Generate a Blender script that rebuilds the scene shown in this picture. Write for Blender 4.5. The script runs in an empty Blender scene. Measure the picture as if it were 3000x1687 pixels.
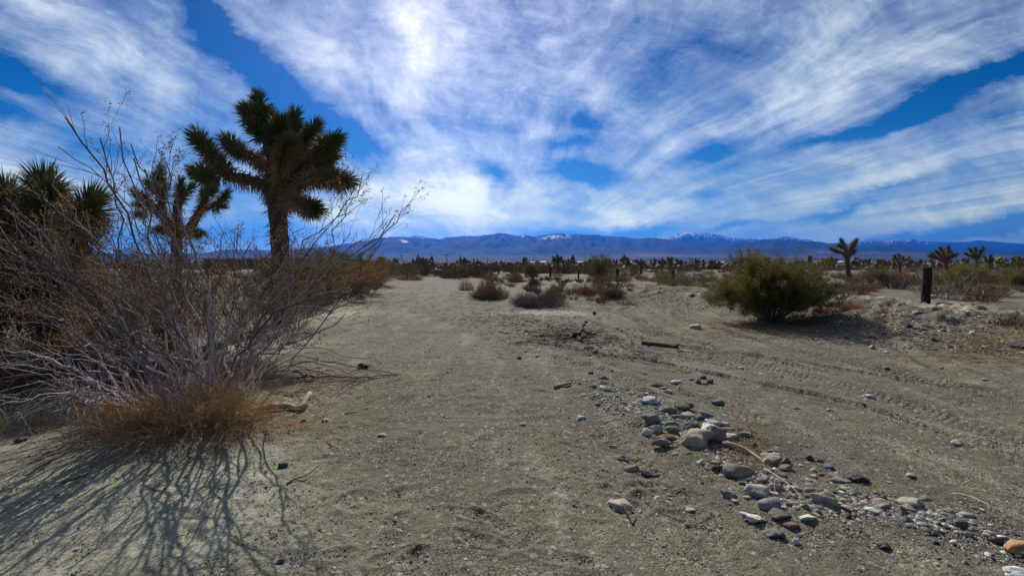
import bpy, math, random
import numpy as np
from math import radians, sin, cos, tan, pi, sqrt, atan2

# ------------------------------------------------------------------ camera, sky, sun
S = bpy.context.scene
COL = S.collection
F = 3000 * 16 / 36.0            # focal length in photo pixels
PITCH = math.atan(73.5 / F)
CAMZ = 1.55
cam_d = bpy.data.cameras.new('camera')
cam_d.lens = 16; cam_d.sensor_width = 36; cam_d.clip_start = 0.05; cam_d.clip_end = 120000
cam = bpy.data.objects.new('camera', cam_d); COL.objects.link(cam)
cam.location = (0, 0, CAMZ); cam.rotation_euler = (pi/2 - PITCH, 0, 0)
S.camera = cam
S.view_settings.view_transform = 'Standard'; S.view_settings.look = 'None'
S.view_settings.exposure = 0.14; S.view_settings.gamma = 1
SUN_AZ = math.atan2(-200/F, 1.0)      # measured from +Y towards +X
SUN_EL = radians(35.5)
sund = bpy.data.lights.new('sun', 'SUN'); sund.energy = 5.0; sund.angle = radians(0.4); sund.color = (1, .95, .87)
sun = bpy.data.objects.new('sun', sund); COL.objects.link(sun)
sun.rotation_euler = (pi/2 - SUN_EL, 0, pi - SUN_AZ)
# a sun lamp shines along its local -Z; rotate so that -Z points away from the sun direction
from mathutils import Vector
sd = Vector((sin(SUN_AZ)*cos(SUN_EL), cos(SUN_AZ)*cos(SUN_EL), sin(SUN_EL)))
sun.rotation_euler = sd.to_track_quat('Z', 'Y').to_euler()
SUND = np.array(sd)

class NT:
    """small node-tree writer"""
    def __init__(s, nt): s.nt = nt; s.n = nt.nodes; s.l = nt.links
    def node(s, t, ins=None, **kw):
        n = s.n.new(t)
        for k, v in kw.items(): setattr(n, k, v)
        for k, v in (ins or {}).items(): s.put(n.inputs[k], v)
        return n
    def put(s, i, v):
        if hasattr(v, 'is_output') or isinstance(v, bpy.types.NodeSocket): s.l.new(v, i)
        elif isinstance(v, bpy.types.Node): s.l.new(v.outputs[0], i)
        else: i.default_value = v
    def m(s, op, a, b=0.0, c=0.0, clamp=False):
        n = s.n.new('ShaderNodeMath'); n.operation = op; n.use_clamp = clamp
        s.put(n.inputs[0], a); s.put(n.inputs[1], b)
        if len(n.inputs) > 2: s.put(n.inputs[2], c)
        return n.outputs[0]
    def mr(s, v, a, b, c=0.0, d=1.0, smooth=False):
        n = s.n.new('ShaderNodeMapRange'); n.clamp = True
        if smooth: n.interpolation_type = 'SMOOTHSTEP'
        for i, x in enumerate((v, a, b, c, d)): s.put(n.inputs[i], x)
        return n.outputs[0]
    def mix(s, f, a, b, bt='MIX'):
        n = s.n.new('ShaderNodeMix'); n.data_type = 'RGBA'; n.blend_type = bt
        s.put(n.inputs[0], f)
        for i, x in ((6, a), (7, b)):
            if isinstance(x, tuple) and len(x) == 3: x = (*x, 1)
            s.put(n.inputs[i], x)
        return n.outputs[2]
    def noise(s, vec, scale, detail=3, rough=.5, dist=0.0, out=0):
        n = s.n.new('ShaderNodeTexNoise'); 
        if vec is not None: s.put(n.inputs['Vector'], vec)
        s.put(n.inputs['Scale'], scale); n.inputs['Detail'].default_value = detail
        n.inputs['Roughness'].default_value = rough; n.inputs['Distortion'].default_value = dist
        return n.outputs[out]
    def comb(s, x, y, z=0.0):
        n = s.n.new('ShaderNodeCombineXYZ'); s.put(n.inputs[0], x); s.put(n.inputs[1], y); s.put(n.inputs[2], z)
        return n.outputs[0]

W = bpy.data.worlds.new('World'); S.world = W; W.use_nodes = True
def build_world():
    t = NT(W.node_tree); t.n.clear()
    tc = t.node('ShaderNodeTexCoord').outputs['Generated']
    sep = t.node('ShaderNodeSeparateXYZ', {0: tc}).outputs
    x, y, z = sep
    ya = t.m('MAXIMUM', t.m('ABSOLUTE', y), .08)
    zc = t.m('MAXIMUM', z, .004)
    a = t.m('DIVIDE', x, ya); e = t.m('DIVIDE', zc, ya)           # where a cloud stands: azimuth and height above the horizon
    u = t.m('DIVIDE', t.m('MULTIPLY_ADD', ya, .0825, x), t.m('ADD', zc, .03))   # across the wind-drawn bands of the cloud sheet
    ae = t.comb(a, e)
    # ragged edges
    wn = t.noise(t.comb(a, t.m('MULTIPLY', e, 1.6)), 3.6, 6, .66, .4, out=1)
    wsep = t.node('ShaderNodeSeparateColor', {0: wn}).outputs
    aw = t.m('MULTIPLY_ADD', t.m('SUBTRACT', wsep[0], .5), .15, a)
    ew = t.m('MULTIPLY_ADD', t.m('SUBTRACT', wsep[1], .5), .10, e)
    aew = t.comb(aw, ew)
    cov = 0.47
    blobs = [  # photo px centre, radii, angle (deg, anticlockwise), amount
        (770,215,560,105,-39,-1.3),(620,40,260,90,-48,-.7),(985,400,300,85,-30,-.7),(50,225,430,105,-26,-1.15),(20,320,260,60,-20,-.6),
        (430,455,480,60,-14,-.35),(620,690,700,75,3,-.6),(700,440,260,50,-20,-.2),
        (1700,515,250,62,-6,-1.1),(2065,455,190,50,20,-.95),(2050,568,110,40,15,-.6),(1690,355,190,70,-5,-.75),(1640,425,170,45,10,-.6),
        (1445,515,150,85,-35,-.9),(2820,262,560,62,24,-1.3),(2500,395,430,42,17,-.9),(2960,200,200,80,24,-.5),(2420,620,330,28,15,-.75),(2600,555,300,20,12,-.5),
        (2750,690,620,38,6,-1.2),(2960,655,300,32,4,-.8),(1850,680,330,42,6,-1.1),(1610,688,200,28,8,-.7),(2140,665,200,20,6,-.5),
        (2000,90,560,170,0,-.27),(1860,200,250,120,0,-.2),(1080,60,200,150,-60,-.4),(1540,290,110,200,0,-.33),(1130,330,150,60,-30,-.25),(2250,150,90,260,-70,-.2),
        (350,170,800,150,-33,.45),(330,275,620,60,-31,.3),(1240,90,200,300,10,.45),(1180,290,330,170,-45,.38),
        (1300,590,620,200,0,.78),(1210,455,230,75,0,.35),(1560,420,200,120,20,.25),(1950,430,360,140,35,.28),(1830,640,360,75,3,.4),
        (2330,330,760,170,24,.3),(2650,500,760,110,17,.42),(2800,620,620,60,8,.5),(120,530,560,110,-12,.4),(2400,120,500,140,30,.12),(950,620,250,100,-10,.3)]
    for cx, cy, rx, ry, ang, amt in blobs:
        mp = t.node('ShaderNodeMapping', {'Vector': aew, 'Location': ((cx-1500)/F, (770-cy)/F, 0), 'Rotation': (0, 0, radians(ang)), 'Scale': (rx/F, ry/F, 1)}, vector_type='TEXTURE')
        g = t.node('ShaderNodeTexGradient', {0: mp}, gradient_type='QUADRATIC_SPHERE')
        cov = t.m('MULTIPLY_ADD', g.outputs[1], amt, cov)
    # streaks drawn along the bands, and curdled detail
    uw = t.m('MULTIPLY_ADD', t.m('SUBTRACT', t.noise(t.comb(a, t.m('MULTIPLY', e, 1.4), 5.5), 2.4, 5, .55, .0), .5), .6, u)
    st = t.noise(t.comb(uw, t.m('MULTIPLY', e, 2.2), 3.3), 2.3, 6, .6, .3)
    st2 = t.noise(t.comb(t.m('MULTIPLY', uw, 2.8), t.m('MULTIPLY', e, 2.4), 1.3), 2.6, 7, .68, .12)
    sheet = t.comb(u, t.m('DIVIDE', 1.0, t.m('ADD', e, .12)))
    fl = t.noise(t.comb(t.m('MULTIPLY_ADD', e, .3, a), t.m('MULTIPLY', e, 1.5), 7.7), 4.5, 7, .6, .6)
    fl2 = t.noise(t.comb(t.m('MULTIPLY_ADD', e, .5, a), t.m('MULTIPLY', e, 1.9), 2.2), 12, 7, .68, .5)
    d = t.m('MULTIPLY_ADD', t.m('SUBTRACT', st, .5), t.mr(e, .02, .22, .12, 1.0), cov)
    d = t.m('MULTIPLY_ADD', t.m('SUBTRACT', st2, .5), t.mr(e, .08, .3, 0, .72), d)
    d = t.m('MULTIPLY_ADD', t.m('SUBTRACT', fl, .5), 1.15, d)
    d = t.m('MULTIPLY_ADD', t.m('SUBTRACT', fl2, .5), t.mr(t.m('MULTIPLY_ADD', e, .3, t.m('ABSOLUTE', t.m('SUBTRACT', a, -.05))), .25, .6, .85, .34), d)
    dens = t.mr(d, .06, .98, 0, 1)
    op = t.m('MULTIPLY', t.m('MULTIPLY', t.m('POWER', dens, 1.05), .97), t.mr(y, -.35, .05, .3, 1))
    sky = t.node('ShaderNodeTexSky', sky_type='NISHITA', sun_disc=False, sun_elevation=SUN_EL, sun_rotation=SUN_AZ, altitude=1100, air_density=1.0, dust_density=.25, ozone_density=3.0).outputs[0]
    hs = t.node('ShaderNodeHueSaturation', {'Saturation': 1.5, 'Value': .5, 'Color': sky}).outputs[0]
    blue = t.mix(1.0, hs, (.38, .84, .98), 'MULTIPLY')
    dk = t.mr(e, .28, .75, 1.0, .55)
    blue = t.mix(1.0, blue, t.comb(dk, dk, dk), 'MULTIPLY')
    # thin veil is grey-blue, thick cloud is white; brighter round the sun, which stands just above the view
    dot = t.node('ShaderNodeVectorMath', {0: tc, 1: tuple(sd)}, operation='DOT_PRODUCT').outputs['Value']
    near = t.m('POWER', t.m('MAXIMUM', dot, 0.0), 20.0)
    cl = t.mix(t.mr(d, .4, 1.25), (4.3, 5.5, 6.7), (8.8, 9.4, 9.0))
    cl = t.mix(t.m('MULTIPLY', near, .85), cl, (11.2, 10.7, 10.7))
    cl = t.mix(t.mr(e, .0, .26, 1, 0), cl, t.mix(1.0, cl, (1.75, 1.62, .86), 'MULTIPLY'))
    blue = t.mix(t.mr(e, .0, .3, .45, 0), blue, (1.7, 3.9, 6.6))
    out = t.mix(op, blue, cl)
    glow = t.m('MULTIPLY', t.m('POWER', t.m('MAXIMUM', dot, 0.0), 30.0), 2.6)
    out = t.mix(1.0, out, t.comb(glow, t.m('MULTIPLY', glow, .93), t.m('MULTIPLY', glow, .95)), 'ADD')
    bg = t.node('ShaderNodeBackground', {'Color': out, 'Strength': .1})
    o = t.node('ShaderNodeOutputWorld'); t.l.new(bg.outputs[0], o.inputs[0])
build_world()
W.cycles.sampling_method = 'MANUAL'; W.cycles.sample_map_resolution = 512
S.cycles.use_denoising = True
S.cycles.max_bounces = 6; S.cycles.diffuse_bounces = 3; S.cycles.transparent_max_bounces = 6; S.cycles.volume_bounces = 0

# ------------------------------------------------------------------ helpers
rng = np.random.default_rng(7)
def ss(a, b, x):
    t = np.clip((x - a) / (b - a), 0, 1); return t*t*(3-2*t)
_P = np.random.default_rng(3).random((256, 256))
def vnoise(x, y):
    xi = np.floor(x).astype(np.int64); yi = np.floor(y).astype(np.int64)
    fx = x - xi; fy = y - yi; fx = fx*fx*fx*(fx*(fx*6-15)+10); fy = fy*fy*fy*(fy*(fy*6-15)+10)
    a = _P[xi & 255, yi & 255]; b = _P[(xi+1) & 255, yi & 255]; c = _P[xi & 255, (yi+1) & 255]; d = _P[(xi+1) & 255, (yi+1) & 255]
    return (a*(1-fx)+b*fx)*(1-fy)+(c*(1-fx)+d*fx)*fy - .5
def fbm(x, y, o=4, g=.5):
    r = 0; a = 1.0
    for i in range(o):
        r = r + a*vnoise(x*2**i+17.3*i, y*2**i+9.1*i); a *= g
    return r
def ray(px, py):
    X = (px-1500)/F; V = (843.5-py)/F
    d = np.array([X, cos(PITCH)+V*sin(PITCH), -sin(PITCH)+V*cos(PITCH)])
    return d
def at(px, py, Y):
    """world point seen at photo pixel px,py standing Y metres ahead"""
    d = ray(px, py); return np.array([0, 0, CAMZ]) + d*(Y/d[1])
def mk(name, v, faces, mat, parent=None, smooth=False, attrs=None, loc=None):
    """faces: list of int arrays (n,k)"""
    me = bpy.data.meshes.new(name)
    v = np.asarray(v, dtype=np.float32).reshape(-1, 3)
    if loc is not None: v = v - np.asarray(loc, dtype=np.float32)
    faces = [np.asarray(f, dtype=np.int32) for f in faces if len(f)]
    me.vertices.add(len(v)); me.vertices.foreach_set('co', v.ravel())
    li = np.concatenate([f.ravel() for f in faces]); tot = np.concatenate([np.full(len(f), f.shape[1], np.int32) for f in faces])
    st = np.concatenate([[0], np.cumsum(tot)[:-1]]).astype(np.int32)
    me.loops.add(len(li)); me.loops.foreach_set('vertex_index', li)
    me.polygons.add(len(tot)); me.polygons.foreach_set('loop_start', st)
    me.polygons.foreach_set('use_smooth', np.full(len(tot), smooth))
    for k, a in (attrs or {}).items():
        a = np.asarray(a, dtype=np.float32)
        if a.ndim == 1: at_ = me.attributes.new(k, 'FLOAT', 'POINT'); at_.data.foreach_set('value', a)
        else: at_ = me.attributes.new(k, 'FLOAT_VECTOR', 'POINT'); at_.data.foreach_set('vector', a.ravel())
    me.update(calc_edges=True)
    if mat: me.materials.append(mat)
    o = bpy.data.objects.new(name, me); COL.objects.link(o)
    if loc is not None and parent is None: o.location = loc
    if parent: o.parent = parent
    return o
def tag(o, label=None, cat=None, group=None, kind=None):
    if label: o['label'] = label
    if cat: o['category'] = cat
    if group: o['group'] = group
    if kind: o['kind'] = kind
    return o
def empty(name, loc, label, cat, group=None):
    o = bpy.data.objects.new(name, None); COL.objects.link(o); o.location = [float(c) for c in loc]; o.empty_display_size = .2
    return tag(o, label, cat, group)
def copy_tree(o, loc, rz, sc, label, group=None):
    c = o.copy(); COL.objects.link(c); c.location = [float(q) for q in loc]; c.rotation_euler = (0, 0, rz); c.scale = (sc if hasattr(sc, '__len__') else (sc, sc, sc))
    c['label'] = label
    if group: c['group'] = group
    for ch in list(o.children):
        d = ch.copy(); COL.objects.link(d); d.parent = c
        for g in list(ch.children):
            h = g.copy(); COL.objects.link(h); h.parent = d
    return c
def tubes(P, R, k=4):
    """P (M,N,3) centre lines, R (M,N) radii -> verts, quads"""
    P = np.asarray(P, float); R = np.asarray(R, float); M, N, _ = P.shape
    T = np.gradient(P, axis=1); T /= np.linalg.norm(T, axis=2, keepdims=True)+1e-9
    mt = T.mean(1); ref = np.where(np.abs(mt[:, 2:3]) > .8, [[1., .1, 0]], [[.1, 0, 1.]])[:, None, :]
    A = np.cross(T, np.broadcast_to(ref, T.shape)); A /= np.linalg.norm(A, axis=2, keepdims=True)+1e-9
    B = np.cross(T, A)
    an = np.arange(k)*2*pi/k
    V = P[:, :, None] + R[:, :, None, None]*(A[:, :, None]*np.cos(an)[None, None, :, None]+B[:, :, None]*np.sin(an)[None, None, :, None])
    idx = np.arange(M*N*k).reshape(M, N, k); j = np.roll(idx, -1, axis=2)
    q = np.stack([idx[:, :-1], j[:, :-1], j[:, 1:], idx[:, 1:]], -1).reshape(-1, 4)
    return V.reshape(-1, 3), q
class MB:
    def __init__(s): s.v = []; s.f = {}; s.n = 0; s.a = []
    def add(s, v, *faces, a=None):
        v = np.asarray(v).reshape(-1, 3)
        for f in faces:
            f = np.asarray(f); s.f.setdefault(f.shape[1], []).append(f+s.n)
        s.v.append(v); s.n += len(v); s.a.append(np.full(len(v), 0.0) if a is None else np.broadcast_to(a, (len(v),)))
        return s
    def build(s, name, mat, parent=None, smooth=False, loc=None):
        if not s.v: return None
        return mk(name, np.concatenate(s.v), [np.concatenate(x) for x in s.f.values()], mat, parent, smooth, {'vary': np.concatenate(s.a)}, loc)
    def box(s, c, d, rz=0, tilt=0, a=None):
        c = np.asarray(c, float); d = np.asarray(d, float)/2
        k = np.array([[x, y, z] for x in (-1, 1) for y in (-1, 1) for z in (-1, 1)])*d
        k[:, 0] += k[:, 2]*tilt
        R = np.array([[cos(rz), -sin(rz), 0], [sin(rz), cos(rz), 0], [0, 0, 1]])
        return s.add(k@R.T+c, [[0, 1, 3, 2], [4, 6, 7, 5], [0, 4, 5, 1], [2, 3, 7, 6], [0, 2, 6, 4], [1, 5, 7, 3]], a=a)
def unit(v): return v/(np.linalg.norm(v, axis=-1, keepdims=True)+1e-9)
def rdir(n, r=None):
    v = (r or rng).normal(size=(n, 3)); return unit(v)

# ------------------------------------------------------------------ materials
def material(name, build, rough=.9, spec=.2):
    m = bpy.data.materials.new(name); m.use_nodes = True; t = NT(m.node_tree); t.n.clear()
    p = t.node('ShaderNodeBsdfPrincipled', {'Roughness': rough, 'Specular IOR Level': spec})
    o = t.node('ShaderNodeOutputMaterial'); t.l.new(p.outputs[0], o.inputs[0])
    build(t, p); return m
def bump(t, p, h, strength=.5, dist=.01, normal=None):
    b = t.node('ShaderNodeBump', {'Strength': strength, 'Distance': dist, 'Height': h})
    if normal is not None: t.put(b.inputs['Normal'], normal)
    t.l.new(b.outputs[0], p.inputs['Normal']); return b.outputs[0]
def plantmat(name, c1, c2, c3=None, scale=6, transl=0.0, rough=.75, bumpd=0):
    def f(t, p):
        v = t.node('ShaderNodeAttribute', attribute_name='vary').outputs['Fac']
        oc = t.node('ShaderNodeTexCoord').outputs['Object']
        n = t.noise(oc, scale, 3, .6)
        c = t.mix(t.mr(n, .35, .65), c1, c2)
        c = t.mix(v, c, c3 or c2)
        t.put(p.inputs['Base Color'], c)
        if bumpd: bump(t, p, t.noise(oc, 60, 3), .8, bumpd)
        if transl:
            p.inputs['Transmission Weight'].default_value = 0
            tr = t.node('ShaderNodeBsdfTranslucent', {'Color': c}); mx = t.node('ShaderNodeMixShader', {0: transl})
            t.l.new(p.outputs[0], mx.inputs[1]); t.l.new(tr.outputs[0], mx.inputs[2])
            o = [q for q in t.n if q.type == 'OUTPUT_MATERIAL'][0]; t.l.new(mx.outputs[0], o.inputs[0])
    return material(name, f, rough)
M = {}
M['stem'] = plantmat('silvery_stem', (.40, .37, .385), (.58, .54, .57), (.10, .08, .07), 9)
M['twig'] = plantmat('brown_twig', (.10, .075, .06), (.19, .15, .13), (.32, .28, .27), 7)
M['leaf'] = plantmat('rusty_leaf', (.20, .10, .03), (.30, .14, .035), (.11, .08, .035), 4, .35)
M['leaf_dark'] = plantmat('dark_creosote_leaf', (.12, .075, .025), (.20, .12, .03), (.08, .075, .03), 4, .25)
M['leaf_orange'] = plantmat('orange_leaf', (.48, .24, .03), (.33, .17, .03), (.17, .14, .03), 4, .35)
M['leaf_green'] = plantmat('olive_green_leaf', (.095, .115, .02), (.14, .15, .028), (.19, .14, .03), 3, .35)
M['leaf_olive'] = plantmat('dull_olive_leaf', (.075, .07, .02), (.11, .095, .03), (.14, .10, .035), 4, .25)
M['grass'] = plantmat('orange_dry_grass', (.58, .32, .12), (.40, .22, .085), (.70, .53, .31), 7, .25)
M['straw'] = plantmat('yellow_straw', (.52, .38, .17), (.42, .29, .12), (.60, .48, .25), 7, .25)
M['brush'] = plantmat('dead_brush', (.20, .13, .085), (.27, .18, .12), (.33, .25, .18), 5, .1)
M['redbrush'] = plantmat('rust_brush', (.26, .13, .06), (.33, .18, .08), (.40, .26, .14), 5, .1)
M['greybrush'] = plantmat('grey_brush', (.16, .13, .105), (.22, .18, .15), (.27, .23, .20), 5, .1)
M['spike'] = plantmat('yucca_leaf', (.12, .155, .05), (.18, .20, .07), (.32, .25, .10), 4, .12, .5)
M['deadleaf'] = plantmat('dead_yucca_leaf', (.26, .15, .065), (.37, .235, .11), (.46, .32, .17), 5, .1)
M['bark'] = plantmat('yucca_bark', (.07, .05, .04), (.13, .095, .075), (.17, .13, .10), 18, 0, .95, .02)
M['deadwood'] = plantmat('bleached_wood', (.42, .33, .23), (.55, .46, .35), (.30, .22, .15), 14, 0, .9, .006)
M['darkwood'] = plantmat('dark_driftwood', (.075, .045, .033), (.13, .085, .06), (.20, .14, .10), 20, 0, .9, .006)
def post_m(t, p):
    oc = t.node('ShaderNodeTexCoord').outputs['Object']; st = t.node('ShaderNodeMapping', {'Vector': oc, 'Scale': (38, 38, 2.2)}).outputs[0]
    n = t.noise(st, 1.0, 5, .7, .4); n2 = t.noise(oc, 6, 3, .6)
    c = t.mix(t.mr(n, .38, .66), (.010, .007, .007), (.065, .045, .036)); c = t.mix(t.mr(n2, .58, .75, 0, .5), c, (.14, .105, .08)); t.put(p.inputs['Base Color'], c)
    bump(t, p, n, 1.0, .025)
M['post'] = material('tarred_post_wood', post_m, .9, .15)
M['white'] = plantmat('white_paint', (.62, .62, .60), (.5, .5, .48), (.4, .4, .38), 3)
M['wall'] = plantmat('dull_wall', (.22, .21, .18), (.28, .26, .22), (.15, .14, .13), 1)
M['dark'] = plantmat('dark_glass', (.03, .035, .04), (.04, .045, .05), (.02, .02, .02), 1)

M['bleached'] = plantmat('bleached_branch', (.62, .58, .62), (.75, .72, .76), (.30, .25, .24), 9)
def stone_m(t, p):
    oi = t.node('ShaderNodeObjectInfo'); col = oi.outputs['Color']
    oc = t.node('ShaderNodeTexCoord').outputs['Object']
    rv = t.node('ShaderNodeVectorMath', {0: oc, 1: t.comb(oi.outputs['Random'], oi.outputs['Random'], 0.0)}, operation='ADD').outputs[0]
    n1 = t.noise(rv, 22, 5, .65); n2 = t.noise(rv, 130, 3, .7); n3 = t.noise(rv, 7, 3, .6, 1.2)
    c = t.mix(t.mr(n1, .3, .7), t.mix(1.0, col, (.62, .62, .64), 'MULTIPLY'), t.mix(1.0, col, (1.25, 1.22, 1.18), 'MULTIPLY'))
    c = t.mix(t.mr(n2, .58, .7, 0, .5), c, (.55, .54, .50))
    c = t.mix(t.mr(n3, .56, .66, 0, .5), c, t.mix(1.0, col, (.45, .47, .52), 'MULTIPLY'))
    t.put(p.inputs['Base Color'], c)
    h = t.m('MULTIPLY_ADD', n1, 1.0, t.m('MULTIPLY', n2, .35))
    bump(t, p, h, .75, .012)
M['stone'] = material('river_stone', stone_m, .97, .08)

def ground_m(t, p):
    oc = t.node('ShaderNodeTexCoord').outputs['Object']
    silt = t.node('ShaderNodeAttribute', attribute_name='silt').outputs['Fac']
    lit = t.node('ShaderNodeAttribute', attribute_name='litter').outputs['Fac']
    coarse = t.node('ShaderNodeAttribute', attribute_name='coarse').outputs['Fac']
    tr = t.node('ShaderNodeSeparateXYZ', {0: t.node('ShaderNodeAttribute', attribute_name='tread').outputs['Vector']}).outputs
    big = t.noise(oc, .45, 5, .6); med = t.noise(oc, 5, 5, .65); sm = t.noise(oc, 55, 4, .7)
    grain = t.node('ShaderNodeTexVoronoi', {'Vector': oc, 'Scale': 105.0}); grain2 = t.node('ShaderNodeTexVoronoi', {'Vector': oc, 'Scale': 42.0})
    c = t.mix(t.mr(big, .35, .65), (.136, .123, .088), (.195, .178, .128))
    c = t.mix(t.mr(med, .3, .7, 0, .6), c, (.115, .110, .074))
    wash = t.noise(t.node('ShaderNodeMapping', {'Vector': oc, 'Rotation': (0, 0, -.35), 'Scale': (2.2, .55, 1)}).outputs[0], 1.0, 6, .68, .4)
    c = t.mix(t.mr(wash, .5, .64, 0, .7), c, (.105, .095, .068))
    c = t.mix(t.mr(wash, .46, .36, 0, .55), c, (.27, .255, .185))
    c = t.mix(t.mr(silt, 0, 1, 0, .85), c, t.mix(t.mr(med, .35, .65), (.42, .41, .31), (.29, .28, .20)))
    # single grains: dark and bright
    gc = t.node('ShaderNodeSeparateColor', {0: grain.outputs['Color']}).outputs
    gd = t.mr(gc[0], 0, 1, .35, 1.65)
    patch = t.mr(t.noise(oc, 1.7, 5, .7, .6), .38, .62, .25, 1.25)
    ga = t.m('MULTIPLY', t.m('MULTIPLY', coarse, patch), t.mr(silt, 0, 1, 1, .45))
    c = t.mix(ga, c, t.mix(1.0, c, t.comb(gd, gd, t.m('MULTIPLY', gd, .98)), 'MULTIPLY'))
    g2 = t.node('ShaderNodeSeparateColor', {0: grain2.outputs['Color']}).outputs
    c = t.mix(t.m('MULTIPLY', t.mr(g2[1], .90, .93), .6), c, t.mix(g2[2], (.06, .06, .06), (.50, .48, .42)))
    c = t.mix(t.m('MULTIPLY', lit, t.mr(med, .3, .6)), c, (.12, .072, .042))
    t.put(p.inputs['Base Color'], c)
    # tyre tread: lugs in two staggered rows of chevrons
    s, w, mk_ = tr
    aw = t.m('ABSOLUTE', w)
    row = t.m('GREATER_THAN', w, 0.0)
    s = t.m('MULTIPLY_ADD', t.noise(oc, 9, 3, .6), .09, s)
    mk_ = t.m('MULTIPLY', mk_, t.mr(t.noise(oc, 3.5, 4, .7), .36, .6, .15, 1))
    ph = t.m('MULTIPLY_ADD', row, .5, t.m('MULTIPLY_ADD', aw, 5.0, t.m('MULTIPLY', s, 12.0)))
    lug = t.m('PINGPONG', ph, .5)
    ph2 = t.m('PINGPONG', t.m('MULTIPLY', w, 17.0), .5)
    lugs = t.m('MULTIPLY', t.m('MULTIPLY', t.mr(lug, .12, .3, smooth=True), t.mr(ph2, .08, .2, smooth=True)), mk_)
    crumb = t.m('MULTIPLY_ADD', t.noise(oc, 30, 3, .7), .5, t.m('MULTIPLY', lugs, 1.0))
    h = t.m('MULTIPLY', t.m('SUBTRACT', .5, grain.outputs['Distance']), .0055)
    h = t.m('MULTIPLY', h, t.m('MULTIPLY', patch, t.m('ADD', coarse, .1)))
    h = t.m('MULTIPLY_ADD', t.noise(oc, 140, 2, .8), .006, h)
    h = t.m('MULTIPLY_ADD', sm, .012, h)
    h = t.m('MULTIPLY_ADD', med, .045, h)
    h = t.m('MULTIPLY_ADD', lugs, .075, h)
    h = t.m('MULTIPLY_ADD', t.m('MULTIPLY', crumb, mk_), .008, h)
    bump(t, p, h, .85, 1.0)
M['ground'] = material('desert_sand', ground_m, .95, .1)

# ------------------------------------------------------------------ ground
TOE = np.array([(9.4, 2), (8.9, 5), (8.6, 7.6), (7.2, 12.1), (4.9, 16), (1.6, 23), (-2, 41), (-5, 62), (-9, 110)], float)
def poly_dist(x, y, P):
    """signed distance to a polyline (positive on its right-hand side when walking it) and length along it"""
    best = np.full(x.shape, 1e9); sgn = np.zeros(x.shape); al = np.zeros(x.shape); L = 0
    for (x0, y0), (x1, y1) in zip(P[:-1], P[1:]):
        dx, dy = x1-x0, y1-y0; l = math.hypot(dx, dy)
        tt = np.clip(((x-x0)*dx+(y-y0)*dy)/l/l, 0, 1)
        qx, qy = x-(x0+tt*dx), y-(y0+tt*dy); d = np.hypot(qx, qy)
        cr = (dy*qx-dx*qy)/l
        m = d < best
        best = np.where(m, d, best); sgn = np.where(m, cr, sgn); al = np.where(m, L+tt*l, al); L += l
    return best, np.sign(sgn), al
def flat_at(px, py, z=0.0):
    d = ray(px, py); k = (z-CAMZ)/d[2]; return np.array([0, 0, CAMZ])+d*k
def smooth_line(P, n=40):
    P = np.array(P, float); t = np.linspace(0, 1, len(P)); tt = np.linspace(0, 1, n)
    # Catmull-Rom through the points
    out = []
    for q in tt:
        f = q*(len(P)-1); i = min(int(f), len(P)-2); f -= i
        p0 = P[max(i-1, 0)]; p1 = P[i]; p2 = P[i+1]; p3 = P[min(i+2, len(P)-1)]
        out.append(.5*((2*p1)+(-p0+p2)*f+(2*p0-5*p1+4*p2-p3)*f*f+(-p0+3*p1-3*p2+p3)*f**3))
    return np.array(out)
def track(pts, n=30): return smooth_line([flat_at(*p)[:2] for p in pts], n)
TR_A = track([(1990, 905), (1995, 929), (2082, 945), (2200, 984), (2448, 1046), (2628, 1084), (2852, 1134), (3000, 1160), (3500, 1290)])
TR_B = track([(1835, 900), (1835, 917), (1883, 941), (1918, 976), (1987, 1003), (2056, 1025), (2142, 1048), (2355, 1096), (2479, 1128), (2666, 1180), (2821, 1228), (3000, 1290), (3500, 1460)])
TR_C = track([(1870, 935), (1950, 975), (2060, 1003), (2200, 1040), (2400, 1082)])
TR_D = track([(1500, 1000), (1560, 1030), (1720, 1070), (1900, 1120), (2200, 1210)])
TR_E = track([(1230, 845), (1210, 870), (1230, 900), (1330, 950), (1500, 1040)])
TR_G = track([(1640, 1080), (1730, 1180), (1850, 1330), (2000, 1470), (2130, 1600), (2300, 1800)])
TR_H = track([(1560, 1000), (1750, 1035), (1950, 1062), (2200, 1112), (2480, 1172), (2800, 1268), (3200, 1400)])
TR_I = track([(1700, 925), (1780, 955), (1900, 990), (2100, 1025), (2400, 1065), (2800, 1130)])
TR_F = track([(1180, 850), (1130, 880), (1110, 930), (1130, 1000)])
PATHC = smooth_line([flat_at(2607, 898, .35)[:2], flat_at(2601, 948, .22)[:2], flat_at(2629, 988, .1)[:2], flat_at(2685, 1035, 0)[:2], flat_at(2850, 1110)[:2]], 20)
RIDGE = track([(1740, 1130), (1880, 1190), (2010, 1260), (2140, 1340), (2330, 1450), (2600, 1490), (2800, 1530), (3000, 1640), (3300, 1800)])

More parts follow.
